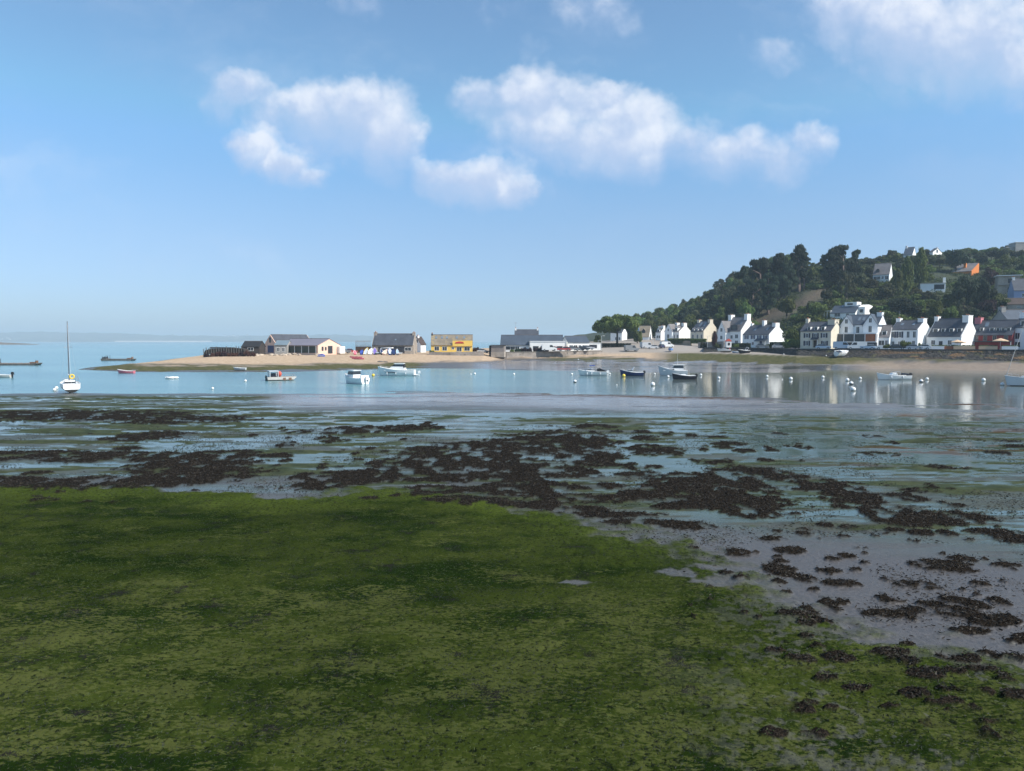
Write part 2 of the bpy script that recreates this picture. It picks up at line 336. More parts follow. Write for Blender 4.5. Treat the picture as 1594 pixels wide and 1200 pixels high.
# relief
near = 1-far
GZ += near*(ALGR*((fbm(GX*1.6, GY*1.6, 4, 91)-.5)*.13+(fbm(GX*10, GY*10, 3, 95)-.5)*.045+.10)+WEEDM*(.03+.14*np.clip(WF+.1, 0, .5)*.5+(fbm(GX*8, GY*8, 2, 99)-.5)*.09))
GZ += near*(1-film)*(fbm(GX*.5, GY*.5, 3, 103)-.5)*.05
shore = np.exp(-((PY-np.interp(PX, CX, PYN)-3)/9.0)**2); GZ += shore*(fbm(GX*.045+3, GY*.16, 5, 109)-.5)*.16
GZ += land*(GZ > .1)*(fbm(GX*.3, GY*.3, 4, 107)-.5)*.25*(1-asphalt)
nr, nc = GX.shape
idx = np.arange(nr*nc).reshape(nr, nc)
F = np.stack([idx[:-1, :-1], idx[:-1, 1:], idx[1:, 1:], idx[1:, :-1]], -1).reshape(-1, 4)
gm = bpy.data.materials.new('tidal_flat'); gm.use_nodes = True; n = NT(gm.node_tree); B = n.n['Principled BSDF']
tc = n.node('ShaderNodeNewGeometry').outputs['Position']
A = {k: n.attr(k) for k in ('olive', 'crest', 'algae', 'film', 'weed', 'slime', 'brown', 'dry', 'fgreen', 'fmud', 'dline', 'asphalt')}
fn = n.noise(tc, 9.0, 6.0, .65); mn = n.noise(tc, 1.1, 5.0, .6); cn = n.noise(n.vmath('MULTIPLY', tc, (.16, .42, .3)), 1.0, 5.0, .6); gn = n.noise(tc, 30.0, 3.0, .6)
c = n.mix(n.ramp(fn, .3, .7), (.058, .054, .052), (.098, .091, .086))
c = n.mix(n.ramp(gn, .66, .72), c, (.03, .028, .025))
c = n.mix(n.math('MULTIPLY', A['slime'], .9), c, n.mix(n.ramp(mn, .3, .7), (.022, .034, .017), (.056, .070, .031)))
c = n.mix(A['film'], c, n.mix(mn, (.036, .060, .047), (.085, .118, .095)))
c = n.mix(n.math('MULTIPLY', A['brown'], .9), c, n.mix(mn, (.050, .030, .018), (.095, .058, .036)))
c = n.mix(A['fmud'], c, n.mix(n.ramp(cn, .3, .7), (.17, .155, .15), (.22, .20, .19)))
c = n.mix(A['fgreen'], c, n.mix(n.ramp(mn, .3, .7), (.05, .057, .024), (.12, .11, .055)))
c = n.mix(n.math('MULTIPLY', A['dline'], .9), c, (.035, .035, .035))
sandc = n.mix(n.ramp(mn, .3, .7), (.36, .26, .175), (.50, .385, .27)); sandc = n.mix(n.ramp(fn, .62, .7), sandc, (.22, .16, .11))
c = n.mix(A['dry'], c, sandc)
c = n.mix(A['asphalt'], c, n.mix(mn, (.26, .23, .20), (.34, .30, .26)))
rot = n.node('ShaderNodeMapping', ins={0: tc, 2: (0, 0, R(24)), 3: (6, 14, 9)}).outputs[0]; rot2 = n.node('ShaderNodeMapping', ins={0: tc, 2: (0, 0, R(20)), 3: (.8, 1.7, 1)}).outputs[0]
# algae mat: bright sheets, dark tufts, bare grey holes
al = n.mix(n.ramp(n.math('MULTIPLY_ADD', cn, .95, n.math('MULTIPLY', mn, .55)), .60, .88), (.010, .021, .004), (.036, .049, .010))
al = n.mix(n.ramp(n.math('ADD', n.math('MULTIPLY', n.noise(rot, 1.0, 5.0, .68), .62), n.math('MULTIPLY_ADD', n.noise(rot2, 1.0, 4.0), .42, n.math('MULTIPLY_ADD', A['olive'], .070, -.052))), .525, .575), al, (.064, .074, .022))
al = n.mix(n.ramp(fn, .46, .36), al, (.010, .014, .007))
al = n.mix(n.ramp(n.math('MULTIPLY_ADD', gn, .35, n.math('MULTIPLY', mn, .65)), .42, .36), al, (.018, .017, .016))
al = n.mix(n.math('MULTIPLY', A['crest'], n.ramp(fn, .35, .6)), al, (.056, .078, .014))
al = n.mix(1.0, al, n.mix(n.ramp(n.noise(n.vmath('MULTIPLY', tc, (.09, .2, 1)), 1.0, 4.0), .35, .65), (.74, .77, .72), (.98, .98, .95)), 'MULTIPLY')
c = n.mix(A['algae'], c, al)
c = n.mix(A['weed'], c, n.mix(n.ramp(gn, .45, .66), (.008, .007, .006), (.035, .027, .02)))
n.l.new(c, B.inputs['Base Color'])
matte = n.math('MAXIMUM', n.math('MAXIMUM', A['weed'], A['algae']), n.math('MAXIMUM', n.math('MAXIMUM', A['fgreen'], n.math('MAXIMUM', A['dry'], A['brown'])), n.math('MULTIPLY', A['slime'], 1.1)))
matte = n.math('SUBTRACT', matte, n.math('MULTIPLY', A['film'], .35), 0.0, True)
n.l.new(n.ramp(matte, 0.0, .85, .37, 0.0, False), B.inputs['Specular IOR Level'])
rough = n.ramp(fn, .2, .8, .30, .48)
def rmix(f, a, b): return n.math('ADD', n.math('MULTIPLY', a, n.math('SUBTRACT', 1.0, f)), n.math('MULTIPLY', f, b))
rough = rmix(A['slime'], rough, .45); rough = rmix(A['fmud'], rough, .16); rough = rmix(A['film'], rough, .07)
for k, v in (('algae', .8), ('weed', .6), ('dry', .95), ('asphalt', .95), ('fgreen', .8), ('brown', .5)): rough = rmix(A[k], rough, v)
n.l.new(rough, B.inputs['Roughness'])
solid = n.math('SUBTRACT', 1.0, n.math('MAXIMUM', A['film'], n.math('MULTIPLY', A['fmud'], .93)))
bh = n.math('MULTIPLY', n.math('ADD', n.math('MULTIPLY', fn, .7), n.math('MULTIPLY', gn, .3)), n.math('ADD', solid, .05))
bn = n.node('ShaderNodeBump', ins={'Strength': .8, 'Distance': .05, 'Height': bh}); n.l.new(bn.outputs[0], B.inputs['Normal'])
g = np_mesh('tidal_flat', np.stack([GX, GY, GZ], -1).reshape(-1, 3), F, gm,
    {k: v.ravel() for k, v in dict(olive=olive, crest=crest, algae=ALG*(PY > 640), film=film*(1-land), weed=WEEDM, slime=slime*(1-land), brown=brown*(1-land)*(1-WEEDM), dry=dry, fgreen=fgreen*(1-dry), fmud=fmud*(1-fgreen), dline=dline, asphalt=asphalt).items()})
struct(g)

# ---------------------------------------------------------------- water
wm = bpy.data.materials.new('sea_water'); wm.use_nodes = True; n = NT(wm.node_tree); B = n.n['Principled BSDF']
pos = n.node('ShaderNodeNewGeometry').outputs['Position']; sp = n.node('ShaderNodeSeparateXYZ', ins={0: pos})
band = n.noise(n.vmath('MULTIPLY', pos, (.004, .02, 1)), 1.0, 4.0, .55)
chop = n.math('MULTIPLY', n.ramp(n.math('ADD', n.math('MULTIPLY', sp.outputs[0], 1.0), n.math('MULTIPLY', sp.outputs[1], -.16)), 15.0, -35.0), 1.0)
chop = n.math('MAXIMUM', chop, n.ramp(sp.outputs[1], 190.0, 260.0))
wavec = n.mix(n.ramp(band, .35, .65), (.075, .185, .215), (.14, .285, .295))
calm = n.mix(n.ramp(band, .35, .65), (.085, .105, .10), (.12, .145, .135))
n.l.new(n.mix(chop, calm, wavec), B.inputs['Base Color'])
n.l.new(n.ramp(chop, 0.0, 1.0, .08, .17), B.inputs['Roughness']); B.inputs['IOR'].default_value = 1.333
h1 = n.noise(n.vmath('MULTIPLY', pos, (.5, 1.3, 1)), 1.0, 5.0, .6); h2 = n.noise(n.vmath('MULTIPLY', pos, (.10, .35, 1)), 1.0, 3.0, .5)
hh = n.math('ADD', h1, n.math('MULTIPLY', h2, 1.6))
bn = n.node('ShaderNodeBump', ins={'Strength': 1.0, 'Height': hh, 'Distance': n.ramp(chop, 0.0, 1.0, .009, .10)})
n.l.new(bn.outputs[0], B.inputs['Normal'])
b = MB(); b.add([(-13500, 55, 0), (13500, 55, 0), (13500, 13800, 0), (-13500, 13800, 0)], [(0, 1, 2, 3)])
struct(b.build('sea_water', wm))
# ---------------------------------------------------------------- wooded hill, quay, far coast
HC = [860,940,985,1050,1100,1150,1200,1250,1300,1350,1400,1450,1500,1600,2300]
HYb = [430,420,400,390,355,310,290,270,262,258,255,250,250,245,235]
HZb = [6,7,8,8,7.5,6,5.2,4.7,4.6,4.6,4.6,4.6,4.6,4.6,4.6]
HYc = [480,475,470,465,460,440,430,425,425,430,435,440,445,450,460]
HPc = [560,540,514,494,475,449,430,417,413,409,404,401,399,393,380]
def hill_cols(px):
    yb = np.interp(px, HC, HYb); zb = np.interp(px, HC, HZb); yc = np.interp(px, HC, HYc); pc = np.interp(px, HC, HPc)
    return yb, zb, yc, 7-(pc-531)/FPX*yc
def hill_z(x, y):
    px = 797+FPX*x/y; yb, zb, yc, zc = hill_cols(px)
    t = (y-yb)/(yc-yb)
    z = zb+(zc-zb)*np.clip(t, 0, 1)**.92
    z = z+np.where(t > 1, (y-yc)*.05, 0)-np.where(t < 0, (yb-y)*.30, 0)
    z = z+(fbm(x*.05+40, y*.05, 3, 201)-.5)*3.0*np.clip(t*4, 0, 1)
    return z
def hill_hit(px, py):
    d = ray(px, py)
    ys = np.arange(232, 720, 1.0); t = ys/d[1]
    z = CAM_H+d[2]*t; hz = hill_z(d[0]*t, ys)
    k = np.argmax(hz >= z)
    if hz[k] < z[k]: k = int(np.argmin(np.abs(hz-z)))
    return Vector((d[0]*t[k], ys[k], float(hz[k])))
hp = np.arange(860, 2300, 5.0); hy = np.arange(225, 760, 3.5)
HX = ((hp-797)/FPX)[None, :]*hy[:, None]; HY = np.repeat(hy[:, None], len(hp), 1)
HZ = hill_z(HX, HY)+(fbm(HX*.3, HY*.3, 3, 205)-.5)*.9
nr, nc = HX.shape; idx = np.arange(nr*nc).reshape(nr, nc)
F = np.stack([idx[:-1, :-1], idx[:-1, 1:], idx[1:, 1:], idx[1:, :-1]], -1).reshape(-1, 4)
hpx = np.repeat(hp[None, :], nr, 0); hpy = 531-(HZ-7)/HY*FPX
line = np.interp(hpx, [1100, 1195, 1240, 1290, 1310, 2300], [520, 492, 478, 445, 436, 436])
bare = np.exp(-((hpy-line)/13.0)**2)*(hpx > 1150)*(hpx < 1330)
hm = bpy.data.materials.new('heath'); hm.use_nodes = True; n = NT(hm.node_tree); B = n.n['Principled BSDF']
tc = n.node('ShaderNodeNewGeometry').outputs['Position']
f1 = n.noise(tc, .35, 5.0, .6); f2 = n.noise(tc, 1.6, 4.0, .6); f3 = n.noise(tc, .06, 3.0)
c = n.mix(n.ramp(f1, .35, .65), (.014, .022, .008), (.035, .048, .016))
c = n.mix(n.attr('bare'), c, n.mix(n.ramp(f2, .35, .65), (.035, .030, .02), (.115, .085, .055)))
c = n.mix(n.ramp(f3, .6, .66), c, (.075, .08, .03))
n.l.new(c, B.inputs['Base Color']); B.inputs['Roughness'].default_value = .95
bn = n.node('ShaderNodeBump', ins={'Strength': 1.0, 'Distance': .5, 'Height': f2}); n.l.new(bn.outputs[0], B.inputs['Normal'])
struct(np_mesh('hill', np.stack([HX, HY, HZ], -1).reshape(-1, 3), F, hm, {'bare': bare.ravel()}))

def wall_xy(px): return np.interp(px, [1095, 1150, 1200, 1240, 1300, 1400, 1500, 1600, 1900], [262, 254, 241, 217, 210, 203, 197, 190, 178])
def wall_base(px): return np.interp(px, [1095, 1150, 1240, 1300, 1400, 1500, 1600, 1900], [549, 551, 553.5, 555, 557.5, 560, 563, 566])
QT = 4.72
qm = pm('quay_tarmac', (.13, .125, .12), .9, .15, .8)
b = MB(); pp = list(range(1095, 1905, 15)); vs = []
for p in pp:
    Y = float(wall_xy(p)); u = (p-797)/FPX
    vs += [(u*(Y+.6), Y+.6, QT-.06), (u*(Y+75), Y+75, QT-.06)]
b.add(vs, [(2*i, 2*i+2, 2*i+3, 2*i+1) for i in range(len(pp)-1)])
struct(b.build('quay_road', qm))
# sea wall: battered rubble with weed on it, its foot following the beach
sw = bpy.data.materials.new('rubble_wall'); sw.use_nodes = True; n = NT(sw.node_tree); B = n.n['Principled BSDF']
tc = n.node('ShaderNodeNewGeometry').outputs['Position']
vo = n.node('ShaderNodeTexVoronoi', ins={'Scale': 1.15}); n.l.new(n.vmath('ADD', tc, n.vmath('MULTIPLY', n.node('ShaderNodeTexNoise', ins={'Scale': 1.3, 'Detail': 4.0, 'Vector': tc}).outputs['Color'], (1.6, 1.6, 1.6))), vo.inputs['Vector'])
hv = n.node('ShaderNodeSeparateColor', ins={0: vo.outputs['Color']}).outputs[0]
f1 = n.noise(tc, .45, 5.0, .65); f2 = n.noise(tc, 2.2, 4.0)
c = n.mix(hv, (.018, .017, .016), (.052, .046, .042)); c = n.mix(n.ramp(vo.outputs['Distance'], .42, .55), c, (.012, .011, .010))
c = n.mix(n.ramp(f1, .56, .62), c, n.mix(f2, (.03, .034, .013), (.06, .055, .02)))
c = n.mix(n.math('MULTIPLY', n.ramp(f2, .70, .74), .6), c, (.22, .20, .18))
sz = n.node('ShaderNodeSeparateXYZ', ins={0: tc})
c = n.mix(n.math('MULTIPLY', n.ramp(n.noise(n.vmath('MULTIPLY', tc, (.16, .16, 1.1)), 1.0, 5.0), .53, .60), n.math('MULTIPLY', n.ramp(sz.outputs[0], 95.0, 112.0), .8)), c, (.15, .085, .035))
n.l.new(c, B.inputs['Base Color']); B.inputs['Roughness'].default_value = .95
bn = n.node('ShaderNodeBump', ins={'Strength': 1.0, 'Distance': .3, 'Height': n.math('SUBTRACT', f2, vo.outputs['Distance'])}); n.l.new(bn.outputs[0], B.inputs['Normal'])
cap_m = pm('wall_capping', (.06, .055, .052), .9, .25, 1.5, .05)
t = thing('sea_wall', 'long dark rubble sea wall with weed and rocks below the row of quayside houses', 'sea wall', (0, 0, 0))
b = MB(); cb_ = MB(); pp = np.arange(1095, 1900, 3); ring = []
for p in pp:
    Y = float(wall_xy(p)); u = (p-797)/FPX; zb = 7-(float(wall_base(p))-531)/FPX*(Y-4)
    pr = [(Y-4.6, zb-1.0), (Y-4, zb-.1), (Y-2.4, zb+.35*(QT-zb)), (Y-1.1, zb+.62*(QT-zb)), (Y-.5, QT-.2), (Y+.6, QT-.2), (Y+.6, zb-1)]
    jit = [0 if k in (0, 4, 5, 6) else (fbm(np.array(p*.13), np.array(k*1.7), 3, 301)-.5)*1.3 for k in range(7)]
    ring.append([(u*(y+j), y+j, z+j*.35) for (y, z), j in zip(pr, jit)])
b.add([v for r in ring for v in r], [(7*i+k, 7*i+7+k, 7*i+7+(k+1) % 7, 7*i+(k+1) % 7) for i in range(len(pp)-1) for k in range(7)])
b.build('wall_face', sw, t)
for p in pp:
    Y = float(wall_xy(p)); u = (p-797)/FPX; cb_.v += [(u*(Y-.55), Y-.55, QT-.18), (u*(Y-.55), Y-.55, QT+.12), (u*(Y+.1), Y+.1, QT+.12), (u*(Y+.1), Y+.1, QT-.18)]
for i in range(len(pp)-1):
    for k in range(4): cb_.f.append((4*i+k, 4*i+4+k, 4*i+4+(k+1) % 4, 4*i+(k+1) % 4)); cb_.mi.append(0)
cb_.build('coping', cap_m, t)

# far coast across the bay, kilometres off
fx = np.arange(-560, 700, 4.0); prof = np.interp(fx, [-560, -300, -100, 0, 60, 120, 200, 250, 330, 420, 520, 580, 620, 640], [508, 514, 515, 517, 516.5, 517, 519, 522, 522.5, 521.5, 521, 523, 528, 532])
fcz = []
Yf = 7200.0
cm_ = bpy.data.materials.new('far_land'); cm_.use_nodes = True; n = NT(cm_.node_tree); B = n.n['Principled BSDF']
tc = n.node('ShaderNodeNewGeometry').outputs['Position']
c = n.mix(n.ramp(n.noise(n.vmath('MULTIPLY', tc, (1, 1, 3)), .008, 5.0, .6), .4, .6), (.03, .045, .02), (.10, .11, .06)); n.l.new(c, B.inputs['Base Color']); B.inputs['Roughness'].default_value = 1
vs = []; K = 9
for i, p in enumerate(fx):
    top = 7+(531-prof[i])/FPX*(Yf+900); top += (fbm(np.array(p*.06), np.array(3.0), 4, 311)-.5)*26
    for k in range(K):
        f = k/(K-1); Y = Yf+f*1500; z = -2+(top+2)*math.sin(min(1, f*1.6)*math.pi/2)**1.1
        vs.append(((p-797)/FPX*Y, Y, z+(fbm(np.array(p*.1), np.array(k*.7), 3, 317)-.5)*9*(0 < k)))
b = MB(); b.add(vs, [(K*i+k, K*i+K+k, K*i+K+k+1, K*i+k+1) for i in range(len(fx)-1) for k in range(K-1)])
struct(b.build('far_hills', cm_, smooth=True))
beach_m = pm('pale_beach', (.62, .57, .5), .95, .05, .01)
b = MB(); pa = gp(180, 534.9); Yb = 6900
b.add([((p-797)/FPX*(Yb+d), Yb+d, z) for p in range(180, 345, 15) for d, z in ((0, .3), (80, 5), (160, 11))], [(3*i+k, 3*i+3+k, 3*i+4+k, 3*i+1+k) for i in range(10) for k in (0, 1)])
struct(b.build('far_beach', beach_m))
b = MB(); nn = 22
for i in range(nn):
    p = -60+i*6; Y = 1500; h = 6.5*math.sin(math.pi*min(1, (i+1)/nn*.5+.5))**.8
    b.v += [((p-797)/FPX*(Y+d), Y+d, z*h-.3) for d, z in ((-40, 0), (20, .55), (60, 1), (160, .7), (200, 0))]
for i in range(nn-1):
    for k in range(4): b.f.append((5*i+k, 5*i+5+k, 5*i+6+k, 5*i+k+1)); b.mi.append(0)
struct(b.build('far_headland', pm('headland', (.16, .12, .075), .95, .35, .05), smooth=True))
white_far = pm('far_render', (.85, .84, .8), .8, .04)
roof_far = pm('far_slate', (.08, .09, .11), .8, .1)
rr = random.Random(3); first = None
FARH = [(rr.uniform(2, 22), rr.uniform(519, 530)) for _ in range(14)]+[(rr.uniform(22, 100), rr.uniform(518, 527)) for _ in range(34)]+[(rr.uniform(265, 420), rr.uniform(522, 527)) for _ in range(26)]+[(rr.uniform(530, 575), rr.uniform(524, 529)) for _ in range(5)]
for i, (px, py) in enumerate(FARH):
    f = max(.06, min(.6, (531-py)/max(3, 531-float(np.interp(px, fx, prof)))*.62)); o = None
    Y = Yf+f*1500; p = yp(px, py, Y)
    ww, hh_ = rr.uniform(14, 34), rr.uniform(8, 14)
    t = thing('far_house', 'tiny white house on the hazy coast across the bay', 'house', p, rr.uniform(-.5, .5), 'white houses on the far coast')
    if first is None:
        w_ = MB(); w_.prism_x([(-5, -14), (5, -14), (5, 7), (0, 11), (-5, 7)], -10, 10); first = w_.build('wall', white_far, t)
        r_ = MB(); r_.prism_x([(-5.6, 6.6), (0, 11.2), (5.6, 6.6), (5.6, 7.2), (0, 12), (-5.6, 7.2)], -10.3, 10.3); first_r = r_.build('roof', roof_far, t)
        first.scale = first_r.scale = (ww/20, 1, hh_/10)
    else:
        for q in (first, first_r):
            c_ = q.copy(); COL.objects.link(c_); c_.parent = t; c_.scale = (ww/20, 1, hh_/10)

# ---------------------------------------------------------------- houses
white = pm('white_render', (.86, .85, .81), .85, .05, .8); cream = pm('cream_render', (.64, .58, .46), .85, .08, .9)
bluew = pm('pale_render', (.82, .83, .82), .85, .05, .8); slate = pm('slate_roof', (.060, .066, .080), .6, .25, 1.6)
slate_l = pm('weathered_slate', (.15, .14, .14), .7, .25, 1.2); slate_b = pm('blue_slate', (.062, .078, .10), .5, .18, 1.5)
grey_metal = pm('ribbed_metal_roof', (.21, .19, .22), .5, .08, .8); bluegrey = pm('blue_metal_roof', (.16, .21, .24), .5, .1, .8)
lichen = pm('lichen_slate', (.21, .175, .13), .85, .25, 1.4, col2=(.30, .23, .12)); yellow = pm('yellow_render', (.78, .52, .12), .85, .06, .8)
stone = pm('grey_stone', (.34, .29, .24), .9, .25, 1.8); pinkst = pm('pink_stone', (.62, .43, .34), .9, .2, 1.6)
peach = pm('peach_render', (.72, .50, .39), .9, .08, 1.0); redw = pm('red_render', (.25, .035, .035), .8, .12, .9); pinkr = pm('pink_render', (.55, .2, .22), .85, .08)
orange = pm('orange_render', (.62, .20, .045), .8, .08, .9); concrete = pm('grey_concrete', (.30, .29, .27), .9, .15, .8)
glassm = pm('dark_glass', (.03, .036, .045), .12, .2, .7, spec=.6); glass_l = pm('pale_glass', (.16, .20, .24), .12, .2, .7, spec=.6)
wframe = pm('white_paint', (.78, .78, .76), .5, .04); dframe = pm('dark_paint', (.03, .032, .04), .6, .2); bshut = pm('blue_shutter', (.02, .035, .12), .6, .12)
navysh = pm('slate_blue_shutter', (.022, .026, .05), .6, .15); darkwood = pm('dark_timber', (.045, .035, .03), .85, .25); greywood = pm('grey_timber', (.24, .21, .19), .9, .18)
brick = pm('brick_chimney', (.30, .12, .07), .9, .25, 3); bluep = pm('bright_blue_panel', (.12, .24, .50), .6, .08); brownroof = pm('brown_roof', (.06, .042, .035), .8, .2)
terr = pm('terracotta', (.36, .13, .06), .9, .2, 3); redsign = pm('red_sign', (.5, .05, .04), .6, .1)
LAND = []    # landmarks for the labels of trees and shrubs

def solve_right(bx, Cy, cx, D):     # rotation that shows a right gable of depth D between bearings bx and cx
    Cx = (bx-797)/FPX*Cy; u = (cx-797)/FPX; best = None
    for k in range(0, 1800):
        th = R(k*.05); e = abs((Cx+D*math.sin(th))/(Cy+D*math.cos(th))-u)
        if best is None or e < best[0]: best = (e, th)
    return best[1]
def solve_left(bx, Cy, ax, D):
    Cx = (bx-797)/FPX*Cy; u = (ax-797)/FPX; best = None
    for k in range(0, 1800):
        th = -R(k*.05); e = abs((Cx+D*math.sin(th))/(Cy+D*math.cos(th))-u)
        if best is None or e < best[0]: best = (e, th)
    return best[1]
def house(name, label, side, a, b_, c_, base, Y, eave, ridge, wallm, roofm, D=8.0, theta=None, cat='house', land=None, win=(), gwin=(), chim=(), dorm=(), sky=(), door=(),
          wing=(), gable_t=.0, ov=.25, aerial=False, hip=0.0, mono=False, fm=None, chm=None, porch=None, group=None, parent_base=None, glass=None, maxW=30):
    """side R: a = left end of the front, b = near corner, c = back of the right gable; side L mirrored. Heights come from photo rows at the near corner."""
    fm = fm or wframe; glass = glass or glassm
    C = yp(b_, base, Y); s = Y/FPX
    if side == 'R':
        th = solve_right(b_, Y, c_, D) if theta is None else theta
        ul = (a-797)/FPX; W = (C.x-ul*C.y)/max(.2, (math.cos(th)+ul*math.sin(th)))
    else:
        th = solve_left(b_, Y, a, D) if theta is None else theta
        uc = (c_-797)/FPX; W = (uc*C.y-C.x)/(math.cos(th)+uc*math.sin(th))
    W = max(2.0, min(abs(W), maxW)); H = (base-eave)*s; Hr = (base-ridge)*s*(1+.5*D*math.cos(th)/Y)
    ex = Vector((math.cos(th), -math.sin(th), 0)); ey = Vector((math.sin(th), math.cos(th), 0))
    o = C+ey*(D/2)+(ex*(-W/2) if side == 'R' else ex*(W/2))
    t = thing(name, label, cat, o, -th, group)
    x0, x1, y0, y1 = -W/2, W/2, -D/2, D/2; dz = -2.5
    m = MB(); m.prism_x([(y0, dz), (y1, dz), (y1, Hr), (y0, H)] if mono else [(y0, dz), (y1, dz), (y1, H), (0, Hr), (y0, H)], x0, x1); wall = m.build('wall', wallm, t)
    k = (Hr-H)/(D/2)
    if mono:
        k = (Hr-H)/D; m = MB(); m.prism_x([(y0-ov, H-ov*k+.03), (y1+ov, Hr+ov*k+.03), (y1+ov, Hr+ov*k+.2), (y0-ov, H-ov*k+.2)], x0-.12, x1-.3); roof = m.build('roof', roofm, t)
    elif roofm:
        th_ = .16; m = MB(); e0 = x0-.12 if not gable_t else x0+gable_t; e1 = x1+.12 if not gable_t else x1-gable_t
        for sg in (-1, 1):
            m.prism_x([(sg*(D/2+ov), H-ov*k+.03), (sg*(D/2+ov), H-ov*k+.03+th_), (0, Hr+.03+th_), (0, Hr+.03)], e0, e1)
        roof = m.build('roof', roofm, t)
        m = MB(); m.prism_x([(-.14, Hr+.16), (.14, Hr+.16), (.08, Hr+.27), (-.08, Hr+.27)], e0, e1); m.build('ridge_cap', pm('ridge_tile', (.12, .10, .095), .8, .2), roof)
    else: roof = wall
    for (f, hgt, *r) in [(q[0], q[1]*.72, *q[2:]) for q in chim]:            # fraction along the ridge, height over the ridge, optional width, y offset
        wd = (r[0] if r else .85)*.88; x = x0+f*W; x = min(max(x, x0+wd*.5-.02), x1-wd*.5+.02); yo = r[1] if len(r) > 1 else 0
        m = MB(); m.box(x-wd*.5, x+wd*.5, yo-wd*.75, yo+wd*.75, min(Hr-1.1, H), Hr+hgt); m.box(x-wd*.56, x+wd*.56, yo-wd*.81, yo+wd*.81, Hr+hgt, Hr+hgt+.14)
        ch = m.build('chimney', chm or wallm, roof)
        m = MB(); [m.tube((x, yo+q*wd*.35, Hr+hgt+.14), (x, yo+q*wd*.35, Hr+hgt+.5), .13, .10) for q in (-1, 1)]; m.build('chimney_pot', terr, roof)
        if aerial and f < .5: m = MB(); m.tube((x, yo, Hr+hgt+.1), (x, yo, Hr+hgt+2.4), .03, n=5); [m.tube((x-.5, yo, Hr+hgt+q), (x+.5, yo, Hr+hgt+q), .02, n=4) for q in (1.9, 2.1, 2.3)]; m.build('aerial', pm('aerial_metal', (.3, .3, .3), .5, .1), roof)
    apex = y1 if mono else 0
    def window(x, z, ww, wh, yy, shut=None, par=t, gl=None):
        m = MB(); e = .09; d = .06
        for bx in ((x-ww/2, x-ww/2+e, z-wh/2, z+wh/2), (x+ww/2-e, x+ww/2, z-wh/2, z+wh/2), (x-ww/2+e, x+ww/2-e, z+wh/2-e, z+wh/2), (x-ww/2+e, x+ww/2-e, z-wh/2, z-wh/2+e), (x-.03, x+.03, z-wh/2+e, z+wh/2-e)):
            m.box(bx[0], bx[1], yy-d, yy+.01, bx[2], bx[3])
        f = m.build('window', fm, par)
        m = MB(); m.box(x-ww/2+e, x+ww/2-e, yy-.025, yy+.005, z-wh/2+e, z+wh/2-e); m.build('pane', gl or glass, f)
        if shut:
            for sg in (-1, 1):
                m = MB(); xs = x+sg*(ww/2+.27); m.box(xs-.25, xs+.25, yy-.07, yy-.003, z-wh/2, z+wh/2); m.build('shutter', shut, par)
    for (f, z, ww, wh, *r) in win: window(x0+f*W, z, ww, wh, y0, r[0] if r else None)
    for (f, z, ww, wh, *r) in gwin:       # windows of the visible gable
        m = MB(); yy = y0+f*D; xx = x1 if side == 'R' else x0; sg = 1 if side == 'R' else -1
        for q in ((yy-ww/2-.07, yy-ww/2, z-wh/2, z+wh/2), (yy+ww/2, yy+ww/2+.07, z-wh/2, z+wh/2), (yy-ww/2, yy+ww/2, z+wh/2, z+wh/2+.07), (yy-ww/2, yy+ww/2, z-wh/2-.07, z-wh/2)):
            m.box(min(xx-.01*sg, xx+.06*sg), max(xx-.01*sg, xx+.06*sg), q[0], q[1], q[2], q[3])
        f_ = m.build('window', r[0] if r else fm, t)
        m = MB(); m.box(min(xx-.005*sg, xx+.03*sg), max(xx-.005*sg, xx+.03*sg), yy-ww/2, yy+ww/2, z-wh/2, z+wh/2); m.build('pane', glass, f_)
    for (f, ww, wh, mat) in door:
        x = x0+f*W; m = MB(); m.box(x-ww/2, x+ww/2, y0-.05, y0+.01, 0, wh); dd = m.build('door', mat, t)
        m = MB(); m.box(x+ww/2-.2, x+ww/2-.12, y0-.11, y0-.052, 1.0, 1.1); m.build('handle', wframe, dd)
    for (f, zc, ww, wh, *r) in dorm:      # dormer windows standing on the front slope; r: gable height, material
        gh = r[0] if r else 0; dm = (r[1] if len(r) > 1 else None) or wframe; x = x0+f*W
        yf = (zc-wh/2-Hr)/k; yf = max(yf, y0+.05); yb_ = min(0, (zc+wh/2+gh-Hr)/k+.1)
        m = MB(); m.prism_y([(x-ww/2, zc-wh/2), (x+ww/2, zc-wh/2), (x+ww/2, zc+wh/2)]+([(x, zc+wh/2+gh)] if gh else [])+[(x-ww/2, zc+wh/2)], yf, yb_); dd = m.build('dormer', dm, roof)
        m = MB(); m.box(x-ww*.36, x+ww*.36, yf-.04, yf+.005, zc-wh*.38, zc+wh*.38); m.build('dormer_pane', glass, roof)
        m = MB()
        if gh:
            for sg in (-1, 1): m.prism_y([(x, zc+wh/2+gh+.02), (x, zc+wh/2+gh+.14), (x+sg*(ww/2+.15), zc+wh/2+.04), (x+sg*(ww/2+.15), zc+wh/2-.08)][::sg], yf-.15, yb_)
        else: m.box(x-ww/2-.1, x+ww/2+.1, yf-.12, yb_, zc+wh/2+.003, zc+wh/2+.11)
        m.build('dormer_roof', roofm, roof)
    for (f, zc, ww, hh2) in sky:
        x = x0+f*W; m = MB(); ya = apex+(zc-hh2/2-Hr)/k; yb_ = apex+(zc+hh2/2-Hr)/k
        m.prism_x([(ya, zc-hh2/2+.15), (yb_, zc+hh2/2+.15), (yb_-.04, zc+hh2/2+.27), (ya-.04, zc-hh2/2+.27)], x-ww/2, x+ww/2); m.build('skylight', glass_l, roof)
